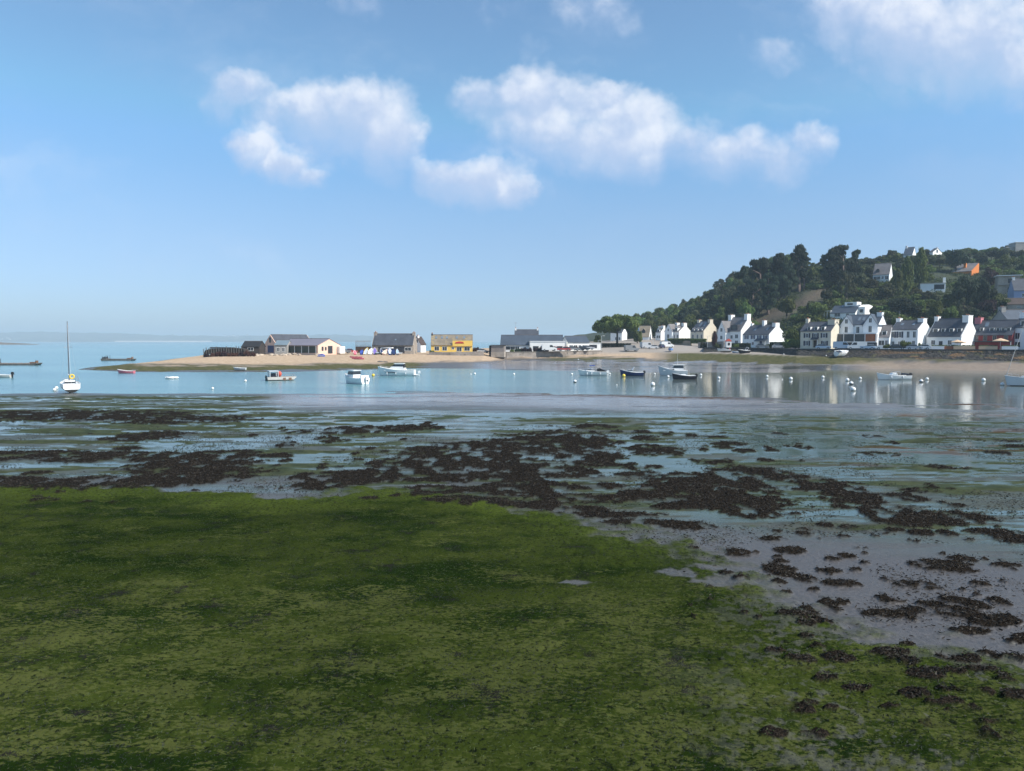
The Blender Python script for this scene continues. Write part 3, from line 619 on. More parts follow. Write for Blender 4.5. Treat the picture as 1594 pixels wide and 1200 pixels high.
    for (f, ww, wh, pk, out, *r) in wing:  # gabled wing in front: fraction, width, eave height, peak height, projection
        x = x0+f*W; m = MB(); m.prism_y([(x-ww/2, dz), (x+ww/2, dz), (x+ww/2, wh), (x, pk), (x-ww/2, wh)], y0-out, 0); m.build('gable_wing', r[0] if r else wallm, t)
        m = MB(); q = (pk-wh)/(ww/2)
        for sg in (-1, 1): m.prism_y([(x, pk+.03), (x, pk+.19), (x+sg*(ww/2+.2), wh-.2*q+.19), (x+sg*(ww/2+.2), wh-.2*q+.03)][::sg], y0-out-.12, -.2)
        m.build('wing_roof', roofm, t)
        for (z, w2, h2) in (r[1] if len(r) > 1 else ()): window(x, z, w2, h2, y0-out)
    if porch:                              # lean-to: fraction, width, low height, high height, depth, material
        f, ww, zl_, zh, dp, mt = porch; x = x0+f*W
        m = MB(); m.prism_x([(y0-dp, zl_), (y0-dp, zl_+.12), (y0-.003, zh+.12), (y0-.003, zh)], x-ww/2, x+ww/2); pr = m.build('porch_roof', mt, t)
        m = MB(); [m.box(x+q*(ww/2-.15)-.06, x+q*(ww/2-.15)+.06, y0-dp+.1, y0-dp+.22, 0, zl_+.02) for q in (-1, 1)]; m.build('porch_post', wframe, t)
    pxc = (a+c_)/2
    LAND.append((pxc, base, ridge, land or label, o.y, min(a, b_, c_), max(a, b_, c_)))
    return t, W, H, Hr, y0
S = bshut
# row along the quay, right to left receding
house('quay_house', 'white cottage with blue shutters and tall white gable chimneys behind the sea wall', 'R', 1155, 1197, 1222, 540, 262, 520.5, 506, white, slate, 9, land='the blue-shuttered cottage', gable_t=.18,
      win=[(.16,3.5,.75,1.4,S),(.40,3.5,.75,1.4,S),(.64,3.5,.8,1.35,S),(.86,3.5,.8,1.35,S),(.40,1.2,1,1.1),(.2,1.1,.8,1.0)], sky=[(.33,6.1,.8,.9),(.78,6.2,.8,.9)], chim=[(1,.9,1.7),(.52,2.2,1.1),(.06,.9,.8)], porch=(.75,5,2.0,2.9,1.6,slate), door=[(.7,1,2,bshut)])
house('quay_house', 'tall white house with grey slate roof, pointed left gable and two big chimneys', 'R', 1123, 1153, 1177, 538, 288, 515, 494, white, slate_l, 9.5, land='the tall twin-chimneyed house', gable_t=.2,
      wing=[(.17,4.0,5.6,9.6,2.2,white,[(6.2,1.1,1.5),(3.2,1.2,1.5)])], dorm=[(.62,7.0,3.2,2.0,0,dframe)], win=[(.52,3.4,1.1,1.4),(.78,3.6,1.5,1.6),(.78,1.3,1.5,1.5)], sky=[(.8,8.6,.8,.9)], chim=[(1,1.6,1.7),(.06,1.4,1.7)])
house('quay_house', 'cream white gabled house with slate roof and small dormers between white chimneys', 'R', 1074, 1095, 1119, 529, 330, 515.5, 500, cream, slate, 10, land='the cream gabled house', gable_t=.2,
      win=[(.2,1.5,1.1,1.9),(.55,1.5,1.1,1.9),(.85,1.5,1,1.9),(.35,3.5,.9,.9)], dorm=[(.2,4.4,1.1,1.1,.5),(.5,4.4,1.1,1.1,.5),(.8,4.4,1.1,1.1,.5)], sky=[(.4,6.8,1,1.6),(.72,6.8,1,1.6)], chim=[(1,.9,1.5),(.1,.8,1.4)])
house('quay_house', 'white house with pale pointed front gable and bright right gable wall below the wood', 'R', 1040, 1057, 1076, 528.5, 350, 516, 506, white, slate_l, 9, land='the house with the pointed front gable', gable_t=.2,
      wing=[(.18,4.6,4.0,7.3,1.5,bluew,[(4.6,.9,1.3),(1.6,1.4,1.8)])], win=[(.55,1.5,1,1.8),(.85,1.5,1,1.8)], dorm=[(.72,4.8,1.5,1.9,.8,bluew)], chim=[(1,1.2,1.7),(.25,1.5,1.6)])
house('quay_house', 'small white house with dark slate roof, steep gable facing right and one big chimney', 'R', 1020, 1028.5, 1039, 529, 366, 517, 509.5, white, slate, 8, land='the steep little white house', gable_t=.15,
      win=[(.35,1.5,1,1.5),(.75,1.5,1,1.5)], dorm=[(.5,4.6,1.2,1.3,.8)], chim=[(1,1.0,1.5),(.1,.6,1.2)])
t_, W_, H_, Hr_, y0_ = house('quay_house', 'house with big tan slate roof, small pointed dormer and tall bright blue chimney stack', 'R', 986, 1010, 1015, 530, 368, 524, 507.5, bluew, lichen, 9, land='the tan-roofed house',
      win=[(.15,1.2,1.0,1.2)], gwin=[(.4,2.5,1,1.2)], dorm=[(.62,4.2,1.6,1.2,1.1,dframe)])
m = MB(); m.box(-W_/2+.6, -W_/2+2.6, y0_-.6, y0_+.6, 0, 7.6); m.box(-W_/2+.5, -W_/2+2.7, y0_-.7, y0_+.7, 7.6, 7.8); m.build('blue_stack', bluep, t_)
house('quay_house', 'white house half hidden behind the wide oak tree at the left end', 'R', 950, 968, 976, 533, 385, 518, 510, white, slate, 9, land='the house behind the oak', win=[(.5,2,1.1,1.5),(.8,2,1.1,1.5)], chim=[(1,1.2,1.5),(.1,1.0,1.4)])
house('quay_house', 'three-bay cream house with dark shutters, three white dormers and brick-topped chimney', 'R', 1245, 1293, 1310, 541, 222, 515, 501.5, cream, slate, 8, land='the cream house with dormers', gable_t=0,
      win=[(.22,3.65,1.0,1.4,navysh),(.5,3.65,1.0,1.4,navysh),(.78,3.65,1.0,1.4,navysh),(.22,1.3,1.0,1.5,navysh),(.8,1.3,1.0,1.4,navysh)], dorm=[(.27,5.75,1.0,1.2,0),(.5,5.75,1.0,1.2,0),(.73,5.75,1.0,1.2,0)],
      door=[(.5,1.1,2.2,darkwood)], porch=(.5,2.2,2.4,3.0,1.0,slate), chim=[(1,.9,2.4),(.03,1.5,1.0)])
t_, W_, H_, Hr_, y0_ = house('quay_house', 'tall white house with twin pointed gables, quoined corners and white veranda along the front', 'R', 1309, 1366, 1379, 541, 220, 505, 490.5, bluew, slate_b, 9, land='the twin-gabled house', gable_t=0,
      wing=[(.14,3.9,6.6,9.6,.5,bluew,[(7.9,.9,1.4),(5.4,1.0,1.9)]),(.80,4.2,6.6,9.9,.5,bluew,[(8.1,.9,1.4),(5.5,1.0,2.0)])], win=[(.45,5.3,1.0,2.0),(.62,5.4,1.0,2.0)], sky=[(.42,8.4,.7,1),(.54,8.4,.7,1)], chim=[(1,.9,1.6)])
m = MB(); m.box(-W_/2-1.8, W_/2+.2, y0_-2.4, y0_-.55, 4.05, 4.25); m.box(-W_/2-1.8, W_/2+.2, y0_-2.4, y0_-.55, 1.55, 1.8)
vr = m.build('veranda', wframe, t_)
m = MB(); [m.box(x-.09, x+.09, y0_-2.42, y0_-2.2, 1.8, 4.05) for x in np.linspace(-W_/2-1.7, W_/2+.1, 5)]; m.build('veranda_post', wframe, t_)
xs = np.linspace(-W_/2-1.7, W_/2+.1, 5)
for i in range(4):
    m = MB(); m.box(xs[i]+.1, xs[i+1]-.1, y0_-2.3, y0_-2.25, 1.82, 4.03); m.build('veranda_glazing', terr if i == 3 else glassm, t_)
m = MB(); m.box(-W_/2-1.2, W_/2, y0_-1.9, y0_-.6, -.5, 1.54); m.build('garage_front', dframe, t_)
house('quay_annex', 'small dark-roofed annex squeezed between the twin-gabled house and long white house', 'R', 1366, 1384, 1390, 541, 219, 524, 507, bluew, slate_l, 7, land='the small annex', win=[(.3,1.4,1.6,1.5),(.75,1.3,.8,1.8)], dorm=[(.5,4.3,1.3,1.3,0)])
house('quay_house', 'long pale white house with quoins, row of tall upper windows and bright gable', 'R', 1384, 1428, 1449, 541.5, 216, 513, 499, bluew, slate, 9, land='the long pale house', gable_t=.2, aerial=True,
      win=[(.1,3.9,.9,1.8,navysh),(.36,3.9,.9,1.8,navysh),(.66,3.9,.9,1.9),(.88,3.9,.9,1.9),(.12,1.2,.9,1.5),(.36,1.2,.9,1.5),(.86,1.3,.9,1.6)], sky=[(.3,6.8,.7,.7),(.72,6.8,.7,.7)], chim=[(1,.7,1.8),(.06,.9,1.3)])
house('quay_house', 'white house with wide slate mansard, four white dormers and slanting right gable wall', 'R', 1441, 1496, 1522, 543, 210, 523, 496, white, slate, 9.5, land='the mansard house', gable_t=.25,
      win=[(.2,1.8,1.2,1.4),(.68,1.8,1.2,1.4)], door=[(.42,1.0,2.2,dframe)], dorm=[(.2,5.3,1.5,1.1,0),(.42,5.3,1.1,1.1,0),(.66,5.3,1.1,1.1,0),(.88,5.3,1.2,1.1,0)], chim=[(1,1.1,1.9),(.04,.9,1.2)])
house('quay_restaurant', 'red rendered restaurant with stone-framed windows, slate roof and pink chimney', 'R', 1507, 1575, 1590, 543.5, 207, 521, 499, redw, slate, 9, land='the red restaurant', chm=pinkr,
      win=[(.17,3.1,1.0,1.5),(.38,3.1,1.0,1.5),(.6,3.1,1.0,1.5),(.86,3.1,1.0,1.5)], dorm=[(.26,5.6,.9,1.1,0),(.5,5.6,1.2,1.0,0),(.64,5.6,1.0,1.0,0),(.76,5.6,1.0,1.0,0),(.88,5.6,1.0,1.0,0)], sky=[(.33,6.8,.9,1.2)], chim=[(.1,1.2,1.8)], fm=stone, porch=(.5,11,2.0,2.2,1.2,dframe))
house('quay_house', 'white house cut by the right picture edge beyond the red restaurant', 'R', 1574, 1640, 1665, 544, 200, 509, 492, bluew, slate, 9, land='the rightmost quay house', win=[(.13,3.7,1.3,1.8),(.5,3.7,1.3,1.8),(.14,1.3,1.5,1.6),(.55,1.3,1.3,1.6)], dorm=[(.22,7.3,1.2,1.5,0)], chim=[(.03,1.6,1.4)])
house('village_house', 'grey house with plain stone gable and pale slate roof behind the red restaurant', 'L', 1546, 1567, 1610, 512, 240, 497, 483, concrete, slate_b, 8, land='the grey gabled house', theta=R(2), chim=[(.04,1.5,1.6)])
# hillside
t_, W_, H_, Hr_, y0_ = house('hillside_villa', 'large modern white villa with long sloping slate roof standing in shrubs above the quay', 'R', 1290, 1331, 1345, 495, 292, 486.5, 475, white, slate_b, 8, land='the modern white villa', win=[(.3,1.4,2.4,1.4),(.7,1.3,1.2,1.2)], sky=[(.35,4.8,.8,.9),(.6,4.8,.8,.9),(.9,4.8,1.6,.8)])
m = MB(); m.box(-W_*.08, W_*.40, -.5, 3.4, H_, Hr_+1.4); m.build('upper_storey', white, t_); m = MB(); m.box(W_*.02, W_*.24, -.55, -.49, Hr_+.2, Hr_+.95); m.build('upper_window', glassm, t_)
m = MB(); m.prism_x([(-1.5, -2), (5.5, -2), (5.5, 4.9), (2.0, 5.4), (-1.5, 4.4)], W_/2+.05, W_/2+2.6); m.build('end_block', white, t_)
m = MB(); m.box(W_/2+.6, W_/2+1.9, -1.56, -1.49, 2.2, 3.5); m.build('end_window', glassm, t_)
m = MB(); [m.box(-W_/2-2.6+q*1.25, -W_/2-2.45+q*1.25, y0_+.2, y0_+.4, -.5, 3.0) for q in range(3)]; m.box(-W_/2-2.6, -W_/2+.2, y0_+.2, y0_+3, 3.0, 3.25); m.build('pergola', wframe, t_)
house('hillside_house', 'white-walled house with steep grey roof and arched porch between pines and poplars', 'R', 1355, 1384, 1389, 436, 365, 426.5, 409, bluew, slate_l, 9, land='the steep-roofed hillside house', win=[(.25,1.3,3.2,1.6),(.6,1.4,1,1.5),(.85,1.3,1.6,1.8)], dorm=[(.28,4.6,1.4,1.4,.6,dframe)])
t_, W_, H_, Hr_, y0_ = house('hillside_house', 'orange rendered house with one long grey roof slope on the hillside', 'R', 1476, 1512, 1523, 438, 372, 422, 408, orange, slate_l, 11, mono=True, land='the orange house', win=[(.82,2.9,2.6,1.9)], sky=[(.3,6.8,1.2,1)], chim=[(.5,.3,1.2,-.2)])
house('hillside_house', 'low brown-roofed annex beside the orange house', 'R', 1459, 1478, 1482, 436, 380, 430, 420.5, greywood, brownroof, 7, land='the brown-roofed annex', win=[(.5,1.1,2.5,1)])
t = thing('hillside_garage', 'flat white garage and terrace wall on the slope left of the orange house', 'garage', hill_hit(1450, 452), R(-20)); LAND.append((1450, 452, 436, 'the white garage', t.location.y, 1432, 1467))
m = MB(); m.box(-5, 5, -3, 3, -3, 2.6); m.build('wall', bluew, t); m = MB(); m.box(-5.3, 5.3, -3.3, 3.3, 2.603, 2.85); m.build('flat_roof', concrete, t); m = MB(); m.box(.5, 4.5, -3.06, -2.99, 0, 2.1); m.build('garage_door', dframe, t); m = MB(); m.box(4.2, 5.2, -2, -1, 2.85, 5.2); m.build('chimney', white, t)
house('hilltop_house', 'bright white gabled house near the hilltop skyline', 'R', 1448, 1452, 1466, 400, 425, 392, 386, white, slate, 10, land='the white hilltop house', gwin=[(.45,3.6,1.5,1.6,darkwood)], chim=[(1,.3,1)])
house('hilltop_house', 'grey-roofed house on the skyline with white chimney between treetops', 'R', 1401, 1420, 1426, 402, 428, 396, 384, bluew, slate_b, 9, land='the grey-roofed skyline house', win=[(.4,1.2,1.5,1.4)], chim=[(.05,.9,1.2)])
t = thing('hilltop_building', 'pale flat concrete block rising over the trees at the upper right corner', 'building', hill_hit(1592, 388), R(-8)); LAND.append((1588, 386, 373, 'the concrete block', t.location.y, 1560, 1594))
m = MB(); m.box(-6, 12, -4, 4, -3, 5.2); m.build('wall', concrete, t); m = MB(); m.box(-6.2, 12.2, -4.2, 4.2, 5.203, 5.5); m.build('parapet', bluew, t); m = MB(); m.box(-10.5, -6.01, -3, 3, -3, 2.8); m.build('side_block', concrete, t)
t = thing('hillside_house', 'two-storey grey house with thin flat white roof on the slope at right', 'house', hill_hit(1567, 458), R(-24)); LAND.append((1567, 458, 430, 'the flat-roofed house', t.location.y, 1556, 1582))
m = MB(); m.box(-4, 4, -4, 4, -3, 7.4); m.build('wall', stone, t); m = MB(); m.box(-4.7, 4.7, -4.9, 4.5, 7.403, 7.7); m.build('flat_roof', wframe, t)
for z in (1.6, 5.3):
    m = MB(); m.box(-.4, 2.4, -4.06, -3.99, z-.9, z+.9); m.build('window', dframe, t)
m = MB(); m.box(-3.8, 3.8, -4.9, -4.01, 3.5, 3.7); m.build('balcony', concrete, t)
house('hillside_house', 'blue-walled house with steep slate roof and white gable edge at the right edge', 'L', 1575, 1578, 1625, 466, 300, 452, 434, pm('blue_render', (.28, .34, .50), .8, .06), slate, 9, theta=R(20), land='the blue-walled house', win=[(.3,1.6,1.2,1.6)], chim=[(.06,.9,1.0)], chm=white)
house('hillside_house', 'low dark stone house with one narrow window below the blue-walled house', 'L', 1566, 1568, 1625, 484, 285, 474, 464.5, stone, brownroof, 8, theta=R(20), land='the dark stone house', win=[(.3,1.4,1.4,.6)])

# ---------------------------------------------------------------- buildings on the spit
house('oyster_shed', 'low open shed with black roof at the seaward end of the spit', 'R', 377, 404, 410, 549, 246, 539.5, 532, darkwood, pm('black_felt', (.018, .018, .02), .8, .2), 6, cat='shed', land='the black-roofed shed', win=[(.5,1.2,2,1.2)])
t_, W_, H_, Hr_, y0_ = house('boat_shed', 'long pink stone shed with slate roof and arched opening in its gable', 'L', 411, 431, 489, 549, 258, 537, 521.5, pinkst, slate, 8, cat='shed', land='the pink stone shed', gable_t=.3, ov=.1, gwin=[(.5,4.4,.9,1.7,dframe)])
m = MB(); m.box(-W_/2-.06, -W_/2+.01, -2.2, 1.6, 0, 2.5); m.build('shed_door', bshut, t_)
t_, W_, H_, Hr_, y0_ = house('oyster_shed', 'peach rendered oyster shed with wide ribbed metal roof and open long side', 'R', 437, 495, 530, 550.5, 240, 537.5, 528, peach, grey_metal, 9.5, cat='shed', land='the peach shed', ov=.4, gwin=[(.2,1.6,.6,1.2,dframe),(.34,1.6,.5,1.0,dframe)])
m = MB(); m.box(W_/2-.01, W_/2+.06, -.6, 1.3, 0, 2.5); m.build('shed_door', dframe, t_)
m = MB(); m.box(-W_/2+.3, W_/2-.8, y0_-.04, y0_+.01, .2, H_-.25); m.build('bay_shade_panel', pm('painted_bay_shade', (.05, .06, .05), .9, .3, .6), t_)  # dark sheet on the wall; its colour stands for the open side's shade
m = MB(); [m.box(x-.1, x+.1, y0_-.16, y0_-.045, 0, H_-.12) for x in np.linspace(-W_/2+.4, W_/2-.9, 6)]; m.build('post', wframe, t_)
m = MB(); m.box(W_/2+.06, W_/2+1.3, 3.3, 5.6, 0, 2.3); m.build('lean_to', white, t_)
house('glazed_shed', 'low blue-grey roofed shed joined between the two oyster sheds', 'R', 428, 447, 452, 549, 246, 537, 530.5, concrete, bluegrey, 7, cat='shed', theta=R(-2), land='the blue-grey shed', win=[(.3,1.1,1,1.4),(.7,1.1,1,1.4)])
house('slate_house', 'long low stone house with dark slate roof and garage doors on the beach', 'L', 576.5, 579, 644, 549.5, 246, 536.8, 520.5, stone, slate, 8.5, theta=R(1), land='the long slate house', gable_t=.25, chm=stone, chim=[(.02,.7,1.1),(.985,.6,1.1)],
      win=[(.865,1.3,2.2,1.2)], door=[(.22,1.8,2.1,dframe),(.34,1.8,2.1,dframe),(.53,2.3,2.2,dframe),(.70,2.3,2.2,dframe)], sky=[(.55,4.2,.6,.5)], ov=.3)
house('small_house', 'small white house with brown roof set back behind the long slate house', 'L', 644, 655, 663, 546, 275, 536, 525, bluew, brownroof, 6, theta=R(-40), land='the small white house', chim=[(.3,.6,.8)], gwin=[(.4,3.6,.8,1.0,dframe)])
t_, W_, H_, Hr_, y0_ = house('yellow_house', 'bright yellow beach house with long lichen-grey slate roof and stone yard wall', 'L', 664.5, 671, 735.5, 550, 244, 536.8, 522, yellow, lichen, 7, theta=R(-3), land='the yellow house', chm=darkwood, chim=[(.01,.6,.5)],
      win=[(.14,1.6,1.6,1.4),(.33,1.6,1.6,1.4),(.53,1.7,.9,.8),(.68,1.4,1.7,1.5),(.87,1.5,1.9,1.4)], sky=[(.12,5.0,.7,.7),(.26,5.0,.7,.7),(.38,5.0,.7,.7),(.62,5.0,.7,.7),(.8,5.0,.7,.7)])
m = MB(); m.prism_x([(y0_-.35, 2.4), (y0_-.05, 2.4), (y0_-.05, 4.2), (y0_-.35, 4.2)], W_*.02, W_*.5); m.build('front_bay', yellow, t_)
m = MB(); m.prism_y([(W_*.08, 3.3), (W_*.30, 3.3), (W_*.27, 3.8), (W_*.19, 3.95), (W_*.10, 3.75)], y0_-.45, y0_-.36); m.build('signboard', redsign, t_)
house('restaurant_house', 'white single-storey building with very long grey slate roof behind dark shrubs', 'L', 775, 779, 876, 547, 262, 536.8, 522.5, white, slate_b, 10, theta=R(3), land='the long white restaurant', ov=.3,
      win=[(.16,1.2,3.4,1.3),(.27,1.2,1.6,1.3)], cat='restaurant')
house('restaurant_loft', 'tall grey slate roofed house with two thin white chimneys rising behind the long roof', 'L', 798, 801, 838, 547, 274, 528, 514, white, slate, 9, theta=R(2), land='the twin-chimney loft', aerial=True, chim=[(.01,.8,.7),(.99,.8,.7)])
t = thing('restaurant_wing', 'flat white glazed restaurant wing facing the sea wall', 'restaurant wing', yp(851, 547.5, 259), R(2)); m = MB(); m.box(-6, 6, -3, 4, -1, 3.5); m.build('wall', white, t)
m = MB(); m.box(-6.15, 6.15, -3.15, 4.15, 3.503, 3.75); m.build('flat_roof', wframe, t)
for x in (-4, -1.4, 1.6, 4.3):
    m = MB(); m.box(x-.95, x+.95, -3.07, -2.99, .7, 2.0); f = m.build('window', dframe, t); m = MB(); m.box(x-.8, x+.8, -3.1, -3.072, .82, 1.9); m.build('pane', glassm, f)
house('spit_house', 'white low house with blue slate roof and picture windows behind parked cars', 'L', 873, 884, 917, 546, 268, 533, 523.8, white, slate_b, 8, theta=R(-12), land='the blue-roofed house', win=[(.15,1.5,1.5,1.2),(.36,1.5,1.5,1.2),(.56,1.5,1.1,1.2),(.8,1.5,2,1.2)])
t = thing('garden_annex', 'small white flat-roofed garden building left of the oak tree', 'annex', yp(921, 546, 275), R(4)); m = MB(); m.box(-3, 3, -2, 2, -1, 3); m.build('wall', white, t); m = MB(); m.box(-3.2, 3.2, -2.2, 2.2, 3.003, 3.2); m.build('flat_roof', concrete, t); m = MB(); m.box(-1.4, 1.6, -2.06, -1.99, 1, 2.3); m.build('window', dframe, t)
t = thing('timber_cabin', 'grey weatherboard cabin on a stone footing at the end of the harbour wall', 'cabin', yp(776, 552, 244), R(-6)); m = MB()
for i in range(9): m.box(-2.1+.012*(i % 2), 2.1-.012*(i % 2), -2.5+.012*(i % 2), 2.5, .9+i*.24, 1.12+i*.24)
m.build('boarding', greywood, t); m = MB(); m.box(-2.15, 2.15, -2.55, 2.55, -.8, .9); m.build('footing', stone, t); m = MB(); m.box(-2.4, 2.4, -2.8, 2.8, 3.09, 3.25); m.build('flat_roof', dframe, t)
t = thing('timber_hut', 'dark narrow boarded hut standing left against the grey cabin', 'hut', yp(766.5, 551, 247), R(-4)); m = MB(); m.box(-.9, .9, -2, 2, -.5, 2.7); m.build('boarding', darkwood, t); m = MB(); m.box(-1.0, 1.0, -2.2, 2.2, 2.703, 2.85); m.build('roof', dframe, t)
def wall_run(name, label, pts, h, thick, mat, cope=None, drop=1.2):
    t = thing(name, label, 'wall', (0, 0, 0)); m = MB(); c = MB()
    for (p, q) in zip(pts[:-1], pts[1:]):
        p, q = Vector(p), Vector(q); d = (q-p); d.z = 0; nrm = Vector((d.y, -d.x, 0)).normalized()*thick*.5
        k = 6
        for i in range(k):
            a, b2 = p.lerp(q, i/k), p.lerp(q, (i+1)/k); j = 0 if cope else random.uniform(-.06, .06)
            for (mm, lo, hi, ex) in ((m, -drop, h+j, 1), (c, h+.002, h+.16, 1.25)):
                n2 = nrm*ex
                mm.add([a+n2+Vector((0,0,lo)), b2+n2+Vector((0,0,lo)), b2-n2+Vector((0,0,lo)), a-n2+Vector((0,0,lo)), a+n2+Vector((0,0,hi)), b2+n2+Vector((0,0,hi)), b2-n2+Vector((0,0,hi)), a-n2+Vector((0,0,hi))],
                    [(3,2,1,0),(4,5,6,7),(0,1,5,4),(2,3,7,6)]+([(3,0,4,7)] if i == 0 else [])+([(1,2,6,5)] if i == k-1 else []))
    m.build('masonry', mat, t)
    if cope: c.build('coping', cope, t)
    return t
hw = pm('harbour_stone', (.27, .235, .205), .9, .3, 1.4, .08, 2.0, col2=(.13, .115, .10))
wall_run('harbour_wall', 'weathered grey stone harbour wall below the long white restaurant', [yp(788, 548.5, 246.6), yp(860, 547.5, 253), yp(937, 546.3, 263)], .0, .8, hw, pm('stone_coping', (.22, .20, .17), .9, .2), 3.6)
wall_run('harbour_wall', 'short dark return of the harbour wall beside the grey cabin', [yp(786.5, 549.5, 245.5), yp(784.5, 549, 252)], .2, .7, hw, None, 3.0)
wall_run('yard_wall', 'low rough stone yard wall in front of the yellow house', [yp(668, 551.5, 239), yp(700, 552, 238.5), yp(753, 551, 240)], .85, .5, hw, None)
wall_run('garden_wall', 'sandy stone garden wall under the hedge of the pointed-gable house', [yp(1047, 540.5, 318), yp(1076, 540, 308)], 2.6, .5, pm('sandstone', (.30, .24, .18), .9, .2, 1.2), None)
wall_run('terrace_wall', 'grey stone terrace wall left of the blue-shuttered cottage', [yp(1087, 543, 285), yp(1128, 542, 277)], 2.6, .5, hw, None)
# ---------------------------------------------------------------- boats
gel = pm('gelcoat_white', (.80, .80, .78), .3, .04, 1.2); gel_g = pm('gelcoat_grey', (.52, .56, .58), .35, .06); antif = pm('black_antifouling', (.012, .014, .013), .7, .3, 3)
navy = pm('navy_hull', (.015, .03, .10), .35, .1); darkh = pm('dark_hull', (.02, .022, .035), .4, .15); rubber = pm('black_canvas', (.015, .016, .02), .75, .2); alu = pm('aluminium', (.45, .46, .47), .4, .1, metal=.7)
mastm = pm('mast_alloy', (.13, .13, .14), .45, .1, metal=.5); teak = pm('deck_grey', (.50, .48, .44), .7, .1); bluecv = pm('blue_canvas', (.03, .07, .33), .8, .1); pinkh = pm('faded_pink_hull', (.62, .16, .20), .5, .12)
yel = pm('yellow_plastic', (.85, .60, .06), .4, .06); redp = pm('orange_red_plastic', (.62, .09, .05), .5, .1); bargem = pm('weathered_barge', (.10, .095, .085), .8, .3); grime = pm('rusty_barge', (.17, .10, .065), .85, .3)
def hull(L, Bm, fb, draft, bow=1.0, flare=.78, sheer=.25, tr=.82, deck_z=-.06, split=0.0, ns=13):
    """bow at +x, waterline z=0; returns builders for the topsides, the bottom and the deck"""
    st = []
    for i in range(ns):
        t = i/(ns-1)
        hb = Bm/2*(tr+(1-tr)*min(1, t/.4)) if t < .4 else Bm/2*max(.015, math.cos((t-.4)/.6*math.pi/2)**.75)
        zs = fb*(1+sheer*(t-.2)**2*2.2); x = -L/2+L*t
        rk = bow*(t**6); xk = x-rk*.45
        kb = -draft*(1-t**5)
        st.append([(x, hb, zs), (x-rk*.10, hb*(1-.12*(1-flare)), zs*.55), (x-rk*.25, hb*flare, split), (xk, hb*flare*.62, split+kb*.6), (xk, 0, split+kb)])
    top, bot, dk = MB(), MB(), MB()
    def strip(mb, ks):
        for sg in (1, -1):
            o = len(mb.v); mb.v += [(s[k][0], sg*s[k][1], s[k][2]) for s in st for k in ks]; n = len(ks)
            for i in range(ns-1):
                for k in range(n-1):
                    q = (o+i*n+k, o+i*n+k+1, o+(i+1)*n+k+1, o+(i+1)*n+k); mb.f.append(q if sg < 0 else q[::-1]); mb.mi.append(0)
    strip(top, (0, 1, 2)); strip(bot, (2, 3, 4))
    s = st[0]
    top.add([(s[k][0], sg*s[k][1], s[k][2]) for sg, ks in ((1, (0, 1, 2)), (-1, (2, 1, 0))) for k in ks], [(0, 1, 2, 3, 4, 5)])
    bot.add([(s[2][0], s[2][1], s[2][2]), (s[3][0], s[3][1], s[3][2]), (s[4][0], 0, s[4][2]), (s[3][0], -s[3][1], s[3][2]), (s[2][0], -s[2][1], s[2][2])], [(0, 1, 2, 3, 4)])
    o = 0; dk.v += [(s[0][0], sg*s[0][1]*.96, s[0][2]+deck_z) for s in st for sg in (1, -1)]
    for i in range(ns-1): dk.f.append((2*i, 2*i+1, 2*i+3, 2*i+2)); dk.mi.append(0)
    # gunwale strip
    gw = MB()
    for sg in (1, -1):
        for i in range(ns-1): gw.tube((st[i][0][0], sg*st[i][0][1], st[i][0][2]), (st[i+1][0][0], sg*st[i+1][0][1], st[i+1][0][2]), .045, n=5)
    return top, bot, dk, gw, st
def outboard(t, L, fb, mat=None, x=None):
    m = MB(); x = -L/2-.15 if x is None else x
    m.prism_y([(x-.3, fb-.05), (x+.12, fb-.05), (x+.15, fb+.38), (x-.02, fb+.5), (x-.28, fb+.40)], -.17, .17); m.box(x-.16, x+.02, -.07, .07, -.5, fb-.05); m.build('outboard_motor', mat or rubber, t)
def boat(name, label, px, py, L, Bm, fb, head, hullm=None, botm=None, deckm=None, gm_=None, cat='boat', z=0.0, draft=.35, loc=None, group=None, heel=0, split=.04, deck_z=-.06, **kw):
    p = loc or gp(px, py, z); t = thing(name, label, cat, p, R(head), group)
    if heel: t.rotation_euler = (R(heel), 0, R(head))
    top, bot, dk, gw, st = hull(L, Bm, fb, draft, split=split, deck_z=deck_z, **kw)
    top.build('hull', hullm or gel, t, True); bot.build('bottom', botm or antif, t, True); dk.build('deck', deckm or teak, t); gw.build('gunwale', gm_ or gel, t)
    return t, st
def cabin(t, x0, x1, z0, z1, w0, w1, rake_f=.5, rake_b=.1, mat=None, win=True, roofov=.12, strip=(.35, .85)):
    """tapered cabin box with a dark window band"""
    m = MB(); q = [(x0, -w0, z0), (x1, -w0*.85, z0), (x1, w0*.85, z0), (x0, w0, z0), (x0+rake_b, -w1, z1), (x1-rake_f, -w1*.85, z1), (x1-rake_f, w1*.85, z1), (x0+rake_b, w1, z1)]
    fs = [(3,2,1,0),(4,5,6,7),(0,1,5,4),(1,2,6,5),(2,3,7,6),(3,0,4,7)]
    c = m.add(q, fs).build('cabin', mat or gel, t)
    if win:
        a, b = strip; V = [Vector(v) for v in q]; m = MB(); ex = 1.02
        def lv(i, f): v = V[i].lerp(V[i+4], f); return v
        cen = sum(V, Vector())/8
        ring = [[cen+(lv(i, f)-cen)*1.0+Vector(((lv(i, f)-cen).x, (lv(i, f)-cen).y, 0)).normalized()*.03 for i in range(4)] for f in (a, b)]
        m.add(ring[0]+ring[1], [(0,1,5,4),(1,2,6,5),(2,3,7,6),(3,0,4,7)]); m.build('window', glassm, c)
    if roofov:
        m = MB(); m.box(x0+rake_b-roofov, x1-rake_f+roofov, -w1-roofov*.5, w1+roofov*.5, z1+.003, z1+.09); m.build('cabin_roof', mat or gel, c)
    return c
